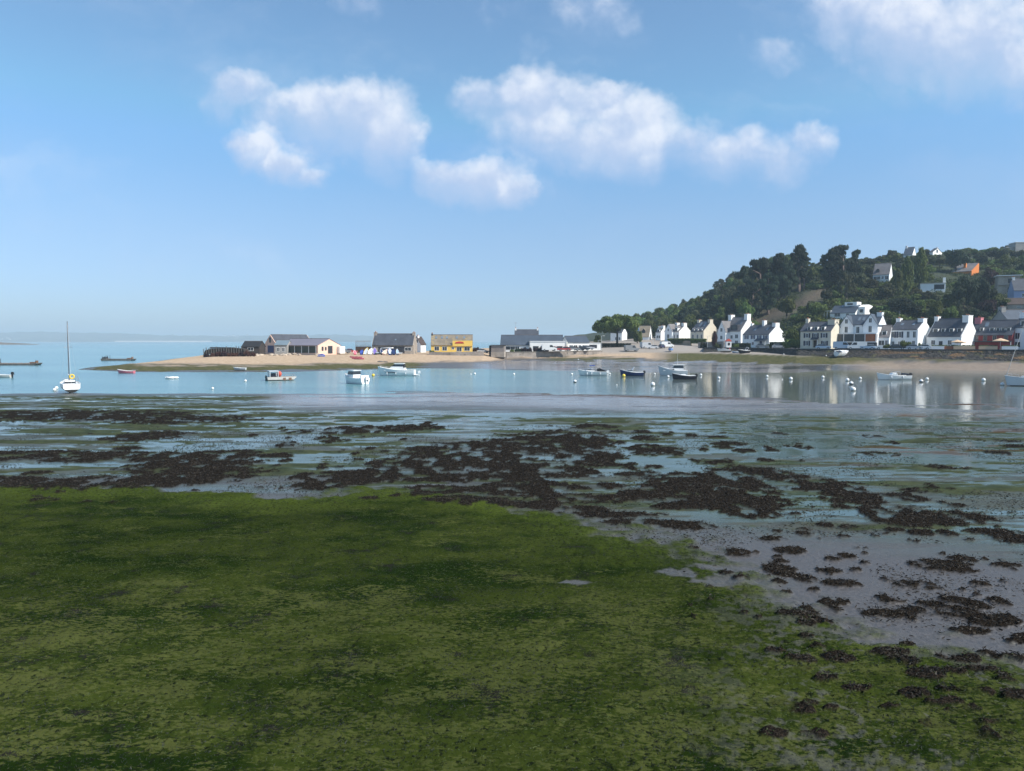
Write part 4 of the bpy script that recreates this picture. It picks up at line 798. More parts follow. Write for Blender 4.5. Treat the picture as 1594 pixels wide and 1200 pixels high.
def rail(t, pts, h=.5, r=.018, name='rail'):
    m = MB(); P = [Vector(p) for p in pts]
    for a, b in zip(P[:-1], P[1:]): m.tube(a+Vector((0,0,h)), b+Vector((0,0,h)), r, n=5)
    for a in P: m.tube(a, a+Vector((0,0,h)), r, n=5)
    return m.build(name, alu, t)
def fenders(t, xs, y, z, mat=None):
    for x in xs:
        m = MB(); m.tube((x, y, z), (x, y, z+.42), .10); m.ball((x, y, z), .10, n=8, m=5); m.ball((x, y, z+.42), .10, n=8, m=5); m.build('fender', mat or gel_g, t, True)

# yacht standing on the mud at left
t, st = boat('sailing_yacht', 'white sailing yacht with tall bare mast and black bottom aground in the shallows', 109, 610.5, 6.3, 2.35, 1.25, 125, deckm=gel, draft=.45, split=.52, tr=.86, heel=0, flare=.8)
cabin(t, -.9, 1.5, 1.1, 1.62, .72, .6, .7, .1, strip=(.3, .75), roofov=0)
m = MB(); m.tube((.55, 0, 1.5), (.55, 0, 9.7), .065, .05, n=8); ms_ = m.build('mast', mastm, t)
m = MB(); m.tube((.5, 0, 2.35), (-2.0, .25, 2.55), .05, n=7); m.build('boom', gel, t)
m = MB(); [m.tube((.55, 0, 9.6), q, .010, n=4) for q in ((2.75, 0, 1.35), (-2.75, 0, 1.2), (.4, 1.0, 1.2), (.4, -1.0, 1.2))]; m.build('rigging', alu, t)
m = MB(); [m.tube((.55, 0, 6.2), (.45, s*.55, 6.15), .02, n=5) for s in (1, -1)]; m.build('spreader', mastm, ms_)
lb = MB()
for i in range(16):
    a, b = 2*math.pi*i/16, 2*math.pi*(i+1)/16; lb.tube((-2.6, -.1+.26*math.cos(a), 2.25+.26*math.sin(a)), (-2.6, -.1+.26*math.cos(b), 2.25+.26*math.sin(b)), .10, n=7)
lb.build('lifebuoy', yel, t, True)
rail(t, [(-2.8, .85, 1.2), (-2.85, .3, 1.2), (-2.85, -.5, 1.2), (-2.7, -.9, 1.2), (-1.4, -1.0, 1.2)], .75); rail(t, [(1.9, .7, 1.3), (2.7, .1, 1.4), (2.7, -.1, 1.4), (1.9, -.7, 1.3)], .5)
m = MB(); [m.tube((-2.95, y, .3), (-2.95, y, 2.35), .028, n=5) for y in (-.75, -.45)]; [m.tube((-2.95, -.75, z), (-2.95, -.45, z), .02, n=5) for z in (.5, .8, 1.1)]; m.build('stern_ladder', alu, t)
m = MB(); m.box(-2.98, -2.88, -.16, .16, -.35, .95); m.build('rudder', gel_g, t); m = MB(); m.box(-.5, .6, -.08, .08, -.5, .1); m.build('keel', antif, t)
# motor cruiser
t, st = boat('motor_cruiser', 'big white motor cruiser with hardtop cabin and fenders moored off the beach', 617, 584.8, 7.6, 2.7, 1.15, 176, botm=gel_g, deckm=gel, sheer=.45, bow=1.6, flare=.7)
cabin(t, -1.9, 2.4, 1.05, 1.62, 1.05, .95, 1.3, .1, win=False, roofov=0); cabin(t, -1.6, 1.2, 1.6, 2.45, .95, .8, 1.1, .15, strip=(.35, .85), roofov=.2)
m = MB(); m.prism_y([(-1.72, 1.65), (-1.55, 1.65), (-1.45, 2.35), (-1.72, 2.2)], -.8, .8); m.build('cockpit_curtain', rubber, t)
m = MB(); m.box(-.3, 1.9, -1.33, -1.27, .62, .78); m.build('hull_window', glassm, t); m = MB(); m.box(-.3, 1.9, 1.24, 1.31, .62, .78); m.build('hull_window', glassm, t)
rail(t, [(.6, 1.15, 1.3), (2.2, .9, 1.45), (3.4, .25, 1.6), (3.4, -.25, 1.6), (2.2, -.9, 1.45), (.6, -1.15, 1.3)], .4); fenders(t, (-2.2, -.2, 1.6), 1.42, .25); m = MB(); m.box(-4.4, -3.75, -1.1, 1.1, .18, .3); m.build('swim_platform', gel, t); outboard(t, 7.6, .55, gel, -4.6)
# pilothouse boat
t, st = boat('cabin_boat', 'white pilothouse fishing boat seen from its stern quarter with outboard', 553, 597, 5.4, 2.15, .95, 139, botm=gel_g, deckm=gel_g, sheer=.5, bow=1.1, flare=.75)
cabin(t, -.5, 1.3, .9, 2.15, .8, .72, .35, .05, strip=(.5, .9), roofov=.18); rail(t, [(1.2, .85, 1.0), (2.5, .15, 1.25), (2.5, -.15, 1.25), (1.2, -.85, 1.0)], .35); outboard(t, 5.4, .75, gel)
m = MB(); m.box(-2.6, -1.9, -.9, .9, .9, 1.0); m.box(-2.55, -2.3, -.8, .8, 1.0, 1.45); m.build('stern_bench', gel, t); m = MB(); m.box(-2.75, -2.70, -.55, -.15, .45, .72); m.build('registration_plate', rubber, t)
# work barge
t = thing('work_barge', 'flat grey shellfish work barge with open wheelhouse frame and orange gear', 'barge', gp(437, 591.8), R(28)); m = MB(); m.prism_y([(-2.4, .02), (1.9, .02), (2.6, .62), (-2.5, .62)], -1.25, 1.25); m.build('hull', teak, t)
m = MB(); m.prism_y([(-2.42, -.3), (1.9, -.3), (2.0, .16), (-2.43, .16)], -1.27, 1.27); m.build('bottom', antif, t); m = MB(); m.box(-2.3, 2.2, -1.1, 1.1, .622, .64); m.build('deck', pm('barge_deck', (.33, .29, .24), .9, .2), t)
rail(t, [(2.3, 1.15, .62), (2.45, .4, .62), (2.45, -.4, .62), (2.3, -1.15, .62), (.6, -1.2, .62)], .45, .03)
m = MB(); [m.box(x-.05, x+.05, y-.05, y+.05, .62, 1.75) for x in (-2.0, -.6) for y in (-1, 0, 1)]; m.box(-2.15, -.45, -1.1, 1.1, 1.6, 1.75); m.build('wheelhouse_frame', gel_g, t)
m = MB(); m.box(-1.7, -.9, -.5, .5, .64, 1.3); m.build('engine_box', darkh, t); m = MB(); m.ball((-.25, -.3, 1.15), .38, .42, .5, n=10, m=7); m.ball((-.3, .35, 1.0), .3, n=8, m=6); m.build('gear_bag', redp, t, True); m = MB(); m.box(-2.62, -2.44, -.3, .3, -.2, .9); m.build('outboard_motor', rubber, t)
m = MB(); [m.box(x, x+.45, -1.35, -1.26, .05, .5) for x in (.2, 1.2)]; m.build('tyre_fender', grime, t)
# sports boat
t, st = boat('sports_boat', 'white sports boat with blue bimini and black stern cover', 922, 584.6, 5.9, 2.3, .82, 172, botm=gel_g, deckm=gel, sheer=.35, bow=1.5, flare=.66)
cabin(t, -.4, 1.6, .9, 1.32, .85, .62, 1.0, .1, strip=(.5, .92), roofov=0); m = MB(); m.prism_y([(-2.8, .82), (-.9, .98), (-1.0, 1.42), (-1.5, 1.5), (-2.7, 1.0)], -1.0, 1.0); m.build('stern_cover', rubber, t)
m = MB(); m.box(-.5, .6, -.8, .8, 1.98, 2.08); bm_ = m.build('bimini', bluecv, t); m = MB(); [m.tube((x, y, 1.0), (x, y, 2.0), .025, n=5) for x in (-.35, .45) for y in (-.7, .7)]; m.build('bimini_frame', alu, bm_)
fenders(t, (-1.6, .1, 1.0), 1.22, .2); outboard(t, 5.9, .65, gel)
# blue open boat
t, st = boat('open_boat', 'navy blue open boat with white windscreen and outboard', 983, 585, 4.7, 1.9, .72, 178, hullm=navy, botm=darkh, deckm=gel_g, sheer=.6, bow=.9, flare=.75)
cabin(t, -.2, 1.0, .8, 1.2, .62, .55, .4, .1, roofov=0, strip=(.4, .95)); m = MB(); [m.tube((-.1, y, 1.15), (-.45, y, 1.75), .05, n=6) for y in (-.6, .6)]; m.tube((-.45, -.6, 1.75), (-.45, .6, 1.75), .06, n=6); m.add([(-.1,-.55,1.2),(-.1,.55,1.2),(-.42,.5,1.7),(-.42,-.5,1.7)], [(0,1,2,3)]); m.build('windscreen', gel, t); outboard(t, 4.7, .6)
rail(t, [(1.0, .72, .9), (2.1, .12, 1.1), (2.1, -.12, 1.1), (1.0, -.72, .9)], .25)
# grey cruiser and dark boat in front of it
t, st = boat('cabin_cruiser', 'pale grey cabin cruiser with pilothouse, dark windows and tall aerial', 1047, 584.3, 5.8, 2.2, 1.0, 174, hullm=gel_g, botm=teak, deckm=gel, sheer=.7, bow=1.3, flare=.7)
cabin(t, -.2, 2.0, 1.0, 1.45, .85, .7, .9, 0, strip=(.25, .85), roofov=0, mat=gel); cabin(t, -2.1, .2, 1.0, 2.15, .85, .75, .45, .05, strip=(.45, .92), roofov=.18, mat=gel); rail(t, [(.9, .9, 1.1), (2.5, .2, 1.45), (2.5, -.2, 1.45), (.9, -.9, 1.1)], .4); m = MB(); m.tube((-.9, 0, 2.2), (-.95, 0, 4.5), .022, .012, n=5); m.build('aerial', gel, t)
t, st = boat('open_boat', 'small dark hulled boat with white deck lying before the grey cruiser', 1064, 590.3, 4.2, 1.75, .68, 176, hullm=darkh, botm=rubber, deckm=gel, sheer=.5, bow=.7); outboard(t, 4.2, .55)
m = MB(); m.prism_y([(-.5, .62), (.9, .66), (.5, .92), (-.3, .98)], -.5, .5); m.build('console', gel, t); rail(t, [(.7, .7, .7), (1.8, .12, .85), (1.8, -.12, .85), (.7, -.7, .7)], .3)
# white open boat at right
t, st = boat('open_boat', 'long white open motorboat with black engine and low console on the calm water', 1390, 591, 6.1, 2.1, .72, 182, botm=darkh, deckm=gel_g, sheer=.55, bow=1.4, flare=.7); outboard(t, 6.1, .75); outboard(t, 6.1, .6, None, -2.7)
m = MB(); m.prism_y([(-.6, .86), (.5, .9), (.25, 1.25), (-.4, 1.3)], -.5, .5); m.build('console', gel, t); rail(t, [(-.9, -.75, .85), (-.9, .75, .85), (-.2, .75, .9), (-.2, -.75, .9)], .62, .03); fenders(t, (-1.2, .9), 1.12, .25)
m = MB(); m.prism_y([(-2.6, .88), (-1.7, .9), (-1.9, 1.2), (-2.5, 1.15)], -.6, .6); m.build('seat', darkh, t)
# yacht at the right edge
t, st = boat('sailing_yacht', 'grey-white sailing yacht with furled forestay cut by the right edge', 1602, 600.6, 7.6, 2.5, 1.2, 178, hullm=gel_g, deckm=gel, draft=.5, split=.12, sheer=.25, bow=1.6)
cabin(t, -1.6, 1.7, 1.1, 1.55, .85, .65, .9, .1, strip=(.3, .8), roofov=0); m = MB(); m.tube((.7, 0, 1.4), (.7, 0, 11.3), .075, .06, n=8); m.build('mast', mastm, t); m = MB(); m.tube((3.6, 0, 1.45), (.75, 0, 11.0), .05, .03, n=6); m.build('furled_sail', teak, t)
rail(t, [(2.2, .8, 1.25), (3.5, .12, 1.4), (3.5, -.12, 1.4), (2.2, -.8, 1.25)], .55); m = MB(); m.tube((.6, 0, 2.2), (-2.8, 0, 2.3), .06, n=7); m.build('boom', mastm, t)
# small craft
t, st = boat('dinghy', 'faded pink rowing dinghy floating below the tip of the spit', 196, 580.8, 3.6, 1.4, .5, 184, hullm=pinkh, botm=pinkh, deckm=teak, gm_=gel, sheer=.5, deck_z=-.25, draft=.2)
m = MB(); [m.box(x-.12, x+.12, -.6, .6, .38, .43) for x in (-.9, .3)]; m.build('thwart', teak, t)
t = thing('inflatable_dinghy', 'small white inflatable dinghy floating in the bay left of the barge', 'dinghy', gp(268, 589.6), R(8)); m = MB()
pl = [(-.95, -.5), (.5, -.5), (.9, -.25), (1.0, 0), (.9, .25), (.5, .5), (-.95, .5)]
[m.tube((*a, .22), (*b, .22), .19, n=9) for a, b in zip(pl[:-1], pl[1:])]; [m.ball((*a, .22), .19, n=9, m=6) for a in pl]; m.build('tube', gel, t, True); m = MB(); m.box(-.9, .6, -.4, .4, .08, .12); m.build('floor', gel_g, t); m = MB(); m.box(-.98, -.92, -.45, .45, .05, .45); m.build('transom', teak, t)
t, st = boat('motorboat', 'low beige boat with dark outboard cut by the left picture edge', 3, 587.6, 3.6, 1.5, .5, 182, hullm=teak, botm=gel_g, deckm=teak, deck_z=-.2); outboard(t, 3.6, .6)
t, st = boat('rowing_boat', 'grey rowing boat lying on the green lower beach of the spit', 373, 575.5, 2.9, 1.3, .45, 182, hullm=gel_g, botm=gel_g, deckm=darkh, z=.35, deck_z=-.2, draft=.1)
def on_ground(px, py, zo=0.0):
    d = ray(px, py); ys = np.arange(130, 420, .5); t = ys/d[1]; z = CAM_H+d[2]*t
    gz = np.array([ground_z(d[0]*a, y) for a, y in zip(t, ys)]); k = int(np.argmax(gz >= z)); return Vector((d[0]*t[k], ys[k], float(gz[k])+zo))
for (px, py, l, a) in ((554, 557.0, 'pink kayak lying on the sand, farther of the two', 172), (557, 559.3, 'pink kayak lying on the sand, nearer of the two', 168)):
    t, st = boat('kayak', l, px, py, 4.0, .8, .32, a, hullm=pinkh, botm=pinkh, deckm=pm('pale_pink', (.70, .40, .42), .5, .1), gm_=pinkh, loc=on_ground(px, py, .05), group='pink kayaks on the beach', cat='kayak', draft=.1, tr=.25, deck_z=.02)
    m = MB(); m.ball((-.2, 0, .36), .45, .22, .05, n=10, m=5); m.build('cockpit', rubber, t, True)
t = thing('tarpaulin_bundle', 'blue tarpaulin bundle on the sand before the peach shed', 'tarpaulin', on_ground(500, 555)); m = MB(); m.prism_y([(-1.0, 0), (1.0, 0), (.85, .55), (.2, .8), (-.7, .65)], -.8, .8); m.build('cover', bluecv, t); m = MB(); m.tube((-.95, -.83, .3), (.95, -.83, .3), .04); m.build('rope', gel, t)
t = thing('mussel_heap', 'dark heap of rope and weed on the middle of the sand bank', 'heap', on_ground(592, 563.5)); m = MB(); m.ball((0, 0, .05), .9, .6, .28, n=9, m=6); m.ball((1.4, .1, .0), .8, .5, .22, n=9, m=6); m.build('weed', bargem, t)
# dinghies and boards parked on the beach before the long slate house
SM = [(563, 549.6, 'blue dinghy parked on edge at the left end of the beach row', bluecv, 75, 1.0), (570.5, 550, 'orange-yellow dinghy propped upright in the beach row', yel, 80, 1.0), (577, 550.2, 'white and green dinghy standing upright in the beach row', gel, 82, 1.1),
      (583, 550, 'violet dinghy leaning in the beach row', pm('violet_canvas', (.12, .08, .34), .7, .12), 70, 1.0), (590, 550.8, 'dark green dinghy lying low in the beach row', pm('dark_green_hull', (.02, .05, .04), .6, .2), 20, .8), (593.5, 550.4, 'navy covered dinghy behind the green one in the beach row', navy, 66, 1.0),
      (600, 551, 'tan dinghy tipped on its side in the beach row', peach, 80, 1.1), (606.5, 550.8, 'royal blue dinghy under a blue cover in the beach row', bluecv, 60, 1.1), (612.5, 551, 'navy blue dinghy on its side next to the royal blue one', navy, 72, 1.0), (618, 551, 'pale blue dinghy on its side near the right end of the beach row', pm('pale_blue_hull', (.25, .38, .55), .5, .1), 70, .8),
      (623, 552, 'small white dinghy at the right end of the beach row', gel, 15, .7), (552, 550.5, 'reddish dinghy tipped over left of the blue one', pinkh, 50, .9)]
TILT = {q[0]: (.30, .62, .42, .7, .25, .5)[i % 6] for i, q in enumerate(SM)}
for (px, py, l, mm, heel, s) in SM:
    Yd = 239.5-(py-550)*1.2; p = Vector(((px-797)/FPX*Yd, Yd, 0)); p.z = ground_z(p.x, p.y)+.1+(1.1*s*math.sin(R(heel*TILT[px])) if heel >= 40 else .25); t = thing('beached_dinghy', l, 'dinghy', p, R(random.uniform(-25, 25)+90*(heel > 40)), 'dinghies parked on the beach'); t.rotation_euler = (R(heel if heel < 40 else 20), 0 if heel < 40 else R(-heel*TILT[px]), t.rotation_euler.z)
    top, bot, dk, gw, st = hull(2.7*s, 1.25*s, .45*s, .2); top.build('hull', mm, t, True); bot.build('bottom', mm if random.random() < .8 else gel, t, True); dk.build('deck', mm if random.random() < .65 else gel_g, t); gw.build('gunwale', mm if random.random() < .5 else gel, t)
m = MB(); m.prism_y([(-2.2, 0), (2.2, .1), (1.9, .35), (-2.0, .25)], -.5, .5); t = thing('upturned_hull', 'white hull upturned on a rack above the beached dinghies', 'boat hull', Vector(((603-797)/FPX*242.5, 242.5, 4.6))); m.build('hull', gel, t, True)
m = MB(); [m.box(x-.06, x+.06, y-.06, y+.06, -1.7, 0) for x in (-1.6, 1.6) for y in (-.3, .3)]; m.build('rack', dframe, t)
# aground under the sea wall
t, st = boat('beached_yacht', 'white bilge-keel yacht with dark bottom sitting on the weed below the wall', 1127, 548.6, 4.4, 1.8, 1.0, 168, loc=on_ground(1127, 549, .1), split=.45, draft=.4, deckm=gel); cabin(t, -.9, 1.1, .95, 1.35, .6, .5, .5, .1, roofov=0)
m = MB(); m.tube((.3, 0, 1.3), (.3, 0, 6.8), .05, .035, n=6); m.build('mast', gel_g, t); m = MB(); m.box(-1.95, -1.7, -.5, .5, .95, 1.5); m.build('red_dodger', redp, t)
t, st = boat('beached_boat', 'dark inflatable motorboat with white roll bar beside the beached yacht', 1157, 549.5, 4.2, 1.9, .8, 200, hullm=rubber, botm=rubber, deckm=gel_g, loc=on_ground(1157, 550, .2), heel=-6); m = MB(); [m.tube((-1.0, y, .7), (-1.5, y, 1.7), .05, n=6) for y in (-.6, .6)]; m.tube((-1.5, -.6, 1.7), (-1.5, .6, 1.7), .06, n=6); m.build('roll_bar', gel, t); outboard(t, 4.2, .7)
t, st = boat('dinghy', 'tiny blue dinghy between the beached yacht and dark motorboat', 1144, 549, 2.3, 1.1, .4, 180, hullm=pm('pale_blue_hull', (.2, .35, .5)), deckm=gel_g, loc=on_ground(1144, 549.4, .1))
t, st = boat('dinghy', 'small upturned white dinghy on the weed at the wall foot', 1248, 552, 1.9, .9, .4, 178, botm=gel, loc=on_ground(1248, 553, .1), deckm=gel)
t, st = boat('beached_yacht', 'large white hull heeled over on the weed beside the dark sea wall', 1309, 555, 5.4, 2.0, 1.1, 35, loc=on_ground(1309, 555.5, .35), heel=22, botm=gel_g, deckm=gel, split=.15, draft=.4); cabin(t, -1.2, 1.1, 1.05, 1.4, .6, .5, .5, .1, roofov=0, strip=(.3, .8)); m = MB(); m.box(-2.5, -1.4, -.55, .55, 1.1, 1.22); m.build('cockpit_cover', darkh, t)
t, st = boat('slipway_boat', 'small white and blue sailing boat parked bow-on at the top of the weed', 1044, 546.5, 3.4, 1.8, .7, 258, hullm=bluep, botm=gel, deckm=gel, loc=on_ground(1044, 547.5, .45)); cabin(t, -.9, .9, .7, 1.5, .65, .4, .7, .2, mat=gel_g, roofov=0, strip=(.3, .7)); m = MB(); m.prism_y([(-1.0, 1.4), (.3, 1.4), (-.2, 2.6)], -.05, .05); m.build('sail_cover', gel_g, t)
# barges out in the bay
for (px0, px1, py, l, side_) in ((-14, 61, 568.3, 'long low shellfish barge with gear at its left end, cut by the picture edge', 0), (160, 209, 561.2, 'dark flat barge with posts lying off the tip of the spit', 1)):
    A_, B_ = gp(px0, py), gp(px1, py); L = (B_-A_).length; t = thing('shellfish_barge', l, 'barge', (A_+B_)/2, 0, 'shellfish barges in the bay'); h = L/2
    m = MB(); m.prism_y([(-h, .75), (-h+.25, -.2), (h-.8, -.2), (h, .45), (h, .7), (h-2, .5), (-h+2.2, .5), (-h+2, .75)], -1.5, 1.5); m.build('hull', bargem, t)
    m = MB()
    for i in range(14): x = -h+2.3+(L-4)*i/14; m.box(x, x+.35, -1.3, 1.3, .503, .56+.06*(i % 3))
    m.build('deck_boards', greywood if side_ == 0 else bargem, t)
    m = MB(); [m.box(-h+a-.06, -h+a+.06, y-.06, y+.06, .5, hh) for a, hh in ((.4, 1.7), (1.2, 1.6), (2.1, 1.9)) for y in (-1, 1)]; m.box(-h+.3, -h+1.5, -1.0, 1.0, .75, 1.25); m.build('winch_frame', dframe, t)
    m = MB(); m.box(h-2.2, h-.9, -.9, .9, .5, .95); m.box(h-.8, h-.5, -.5, .5, .6, 1.35); m.build('crate_stack', grime, t)
# moorings
BU = [(331,605.8,.26,'w','white mooring buoy alone near the left shallows'),(382,594.2,.32,'w','white mooring buoy left of the grey work barge'),(88,605.6,.34,'w','white fender buoy against the aground yacht bow, upper one'),(85,608.6,.34,'w','white fender buoy against the aground yacht bow, lower one'),
 (581,585.6,.42,'y','yellow mooring buoy at the bow of the motor cruiser'),(971,586.6,.46,'y','bright yellow buoy under the bow of the blue boat'),(739,583.0,.34,'w','white buoy in open water below the yellow house, larger of a pair'),(733,583.2,.2,'w','tiny white buoy left of the larger one below the yellow house'),
 (800,583.6,.34,'w','white upright buoy in open water below the harbour wall'),(890,583.6,.34,'w','white buoy left of the sports boat bow'),(895,595.4,.40,'b','white buoy with black underside below the sports boat'),(900,560.6,.26,'w','small white buoy stranded on mud under the harbour wall'),
 (949,582.8,.30,'w','white buoy close behind the stern of the sports boat'),(1019,583.2,.30,'w','white buoy between the blue boat and the grey cruiser'),(1016,600.6,.50,'w','large white buoy alone in front of the moored boats'),(1040,587.6,.36,'w','white buoy at the bow of the dark boat'),
 (1091,584.8,.36,'w','white buoy right of the grey cruiser stern'),(1119,589.8,.36,'w','white buoy in the middle channel, second right of the cruiser'),(1194,587.0,.36,'w','white buoy over the reflection of the blue-shuttered cottage'),(1231,591.2,.44,'w','white buoy over the dark tree reflection'),
 (1218,591.0,.14,'w','tiny float left of the buoy over the dark tree reflection'),(1281,588.4,.38,'w','white buoy in front of the cream house reflection'),(1319,593.2,.44,'w','topmost white buoy of the stepped trio'),(1325,598.6,.44,'b','middle buoy of the stepped trio with dark waterline'),
 (1328,608.4,.48,'w','lowest and largest buoy of the stepped trio'),(1339,590.2,.36,'w','white buoy left of the long open motorboat'),(1434,595.0,.42,'b','white buoy with dark underside right of the long motorboat'),(1443,591.4,.38,'w','white buoy behind the dark-bottomed one, right of the long motorboat'),
 (1531,593.2,.44,'w','white buoy alone on the calm water before the yacht'),(1560,600.0,.42,'w','white buoy at the bow of the right-edge yacht'),(1220,552.5,.25,'w','small white buoy stranded on weed left of the tilted hull'),(1286,555.3,.25,'w','small white buoy stranded close to the tilted hull'),(960,600.2,.16,'w','tiny pale float left of the large lone buoy')]
for (px, py, r, k, l) in BU:
    onl = py < 562
    p = on_ground(px, py, .1) if onl else gp(px, py); r = r*.72
    t = thing('mooring_buoy', l, 'buoy', p, 0, 'mooring buoys'); m = MB(); m.ball((0, 0, r*.72), r, r, r*.95, n=14, m=10)
    m.build('float', {'w': gel, 'y': yel, 'b': gel}[k], t, True)
    m = MB(); m.tube((0, 0, r*1.6), (0, 0, r*1.95), .035, n=6); m.tube((-.06, 0, r*1.95), (.06, 0, r*1.95), .03, n=6); m.build('mooring_eye', alu, t)
    m = MB(); m.tube((0, 0, r*.12), (0, 0, r*(.62 if k == 'b' else .22)), r*.9, r*1.02 if k == 'b' else r*.88, n=14); m.build('weed_band', rubber if k == 'b' else pm('weed_stain', (.16, .17, .10), .9, .2), t)

# ---------------------------------------------------------------- vehicles
tyre = pm('tyre', (.015, .015, .016), .85, .2); lampm = pm('headlamp', (.6, .6, .58), .15, .05); tail = pm('tail_lamp', (.3, .02, .015), .3, .1)
paint = {k: pm('paint_'+k, c, .3, .05, 1.0, spec=.6) for k, c in dict(white=(.78,.78,.76), silver=(.42,.44,.46), lightblue=(.38,.48,.58), dark=(.02,.022,.028), red=(.34,.045,.045), grey=(.20,.21,.22), navy=(.03,.05,.11)).items()}
def vehicle_proto(van=False):
    L, Wd, H = (5.1, 1.95, 2.25) if van else (4.2, 1.74, 1.5); h = L/2; parts = {}
    b = MB()
    if van: prof = [(-h, .35), (h-.1, .35), (h, .75), (h-.15, 1.05), (h-1.0, 1.25), (h-1.65, H), (-h+.1, H), (-h, 1.9)]
    else: prof = [(-h, .35), (h-.08, .35), (h, .6), (h-.1, .82), (h-1.15, .98), (-h+.12, 1.0), (-h, .85)]
    b.prism_y(prof, -Wd/2, Wd/2); 
    if not van:
        q = [(-h+.2, .98), (h-1.2, .97), (h-1.95, H), (-h+.75, H)]; w1 = Wd/2-.08; w2 = Wd/2-.24
        b.add([(q[3][0], -w2, H), (q[2][0], -w2, H), (q[2][0], w2, H), (q[3][0], w2, H), (q[3][0]+.05, -w2, H-.09), (q[2][0]-.05, -w2, H-.09), (q[2][0]-.05, w2, H-.09), (q[3][0]+.05, w2, H-.09)], [(0,1,2,3),(0,4,5,1),(1,5,6,2),(2,6,7,3),(3,7,4,0)])
        g = MB(); g.add([(q[0][0], -w1, .98), (q[1][0], -w1, .97), (q[1][0], w1, .97), (q[0][0], w1, .98), (q[3][0]+.02, -w2-.01, H-.08), (q[2][0]-.02, -w2-.01, H-.08), (q[2][0]-.02, w2+.01, H-.08), (q[3][0]+.02, w2+.01, H-.08)], [(0,1,5,4),(1,2,6,5),(2,3,7,6),(3,0,4,7)])
    else:
        g = MB(); x = h-1.05
        for sg in (-1, 1): g.prism_y([(h-2.5, 1.3), (h-1.15, 1.3), (h-1.7, 1.98), (h-2.5, 1.98)], sg*Wd/2-.012, sg*Wd/2+.012)
        g.add([(h-1.02, -.8, 1.3), (h-1.02, .8, 1.3), (h-1.60, .75, 2.15), (h-1.60, -.75, 2.15)], [(0,1,2,3)])
    parts['body'] = b; parts['window'] = g; wh = []
    for x in (-h+.8, h-.85):
        for sg in (-1, 1):
            m = MB(); m.tube((x, sg*(Wd/2-.2), .33), (x, sg*(Wd/2+.02), .33), .33, n=14); r_ = MB(); r_.tube((x, sg*(Wd/2+.005), .33), (x, sg*(Wd/2+.035), .33), .19, n=10); wh.append((m, r_))
    return parts, wh, L, Wd
VP = {v: vehicle_proto(v) for v in (False, True)}; VM = {}
def vehicle(name, label, cat, p, head, col, van=False, group=None, s=1.0):
    parts, wh, L, Wd = VP[van]; t = thing(name, label, cat, p, R(head), group); t.scale = (s, s, s)
    key = (van, col)
    if key not in VM:
        L_ = []; L_.append((parts['body'].build('body', paint[col], t), None)); L_.append((parts['window'].build('window', glassm, t), None))
        for a, b in wh: w_ = a.build('wheel', tyre, t); L_.append((w_, None)); L_.append((b.build('hubcap', alu, w_), w_))
        for y in (-.6, .6):
            m = MB(); m.box(L/2-.10, L/2+.012, y-.17, y+.17, .62, .78); L_.append((m.build('headlight', lampm, t), None)); m = MB(); m.box(-L/2-.012, -L/2+.08, y-.14, y+.14, .68, .86); L_.append((m.build('tail_light', tail, t), None))
        VM[key] = L_
    else:
        mp = {}
        for o, par in VM[key]:
            c = o.copy(); COL.objects.link(c); c.parent = mp[par] if par else t; mp[o] = c
    return t
def q_at(px, back): Y = float(wall_xy(px))+back; return Vector(((px-797)/FPX*Y, Y, QT-.06))
G = 'vehicles parked along the quay'
CARS = [(1186, 4, 'grey', 0, 20, 'dark grey car in front of the blue-shuttered cottage porch'), (1212, 4, 'silver', 0, 16, 'silver hatchback behind the wall by the dark hedge'), (1281, 2.6, 'lightblue', 0, 24, 'silver-blue car parked before the cream house'),
        (1311, 3.2, 'lightblue', 1, 22, 'pale blue van left of the white van'), (1333, 2.4, 'white', 1, 200, 'white panel van under the veranda of the twin-gabled house'), (1349, 2.4, 'lightblue', 0, 24, 'light blue car tucked behind the white van'), (1359, 2.6, 'white', 0, 24, 'white car right of the light blue car under the veranda'),
        (1396, 3, 'dark', 0, 26, 'black car before the long pale house hedge'), (1423, 2.6, 'silver', 0, 26, 'silver car at the corner of the long pale house'), (1434, 2.6, 'white', 0, 206, 'white hatchback parked next to the mansard house')]
for (px, back, col, van, hd, l) in CARS: vehicle('parked_van' if van else 'parked_car', l, 'van' if van else 'car', q_at(px, back), -hd, col, bool(van), G)
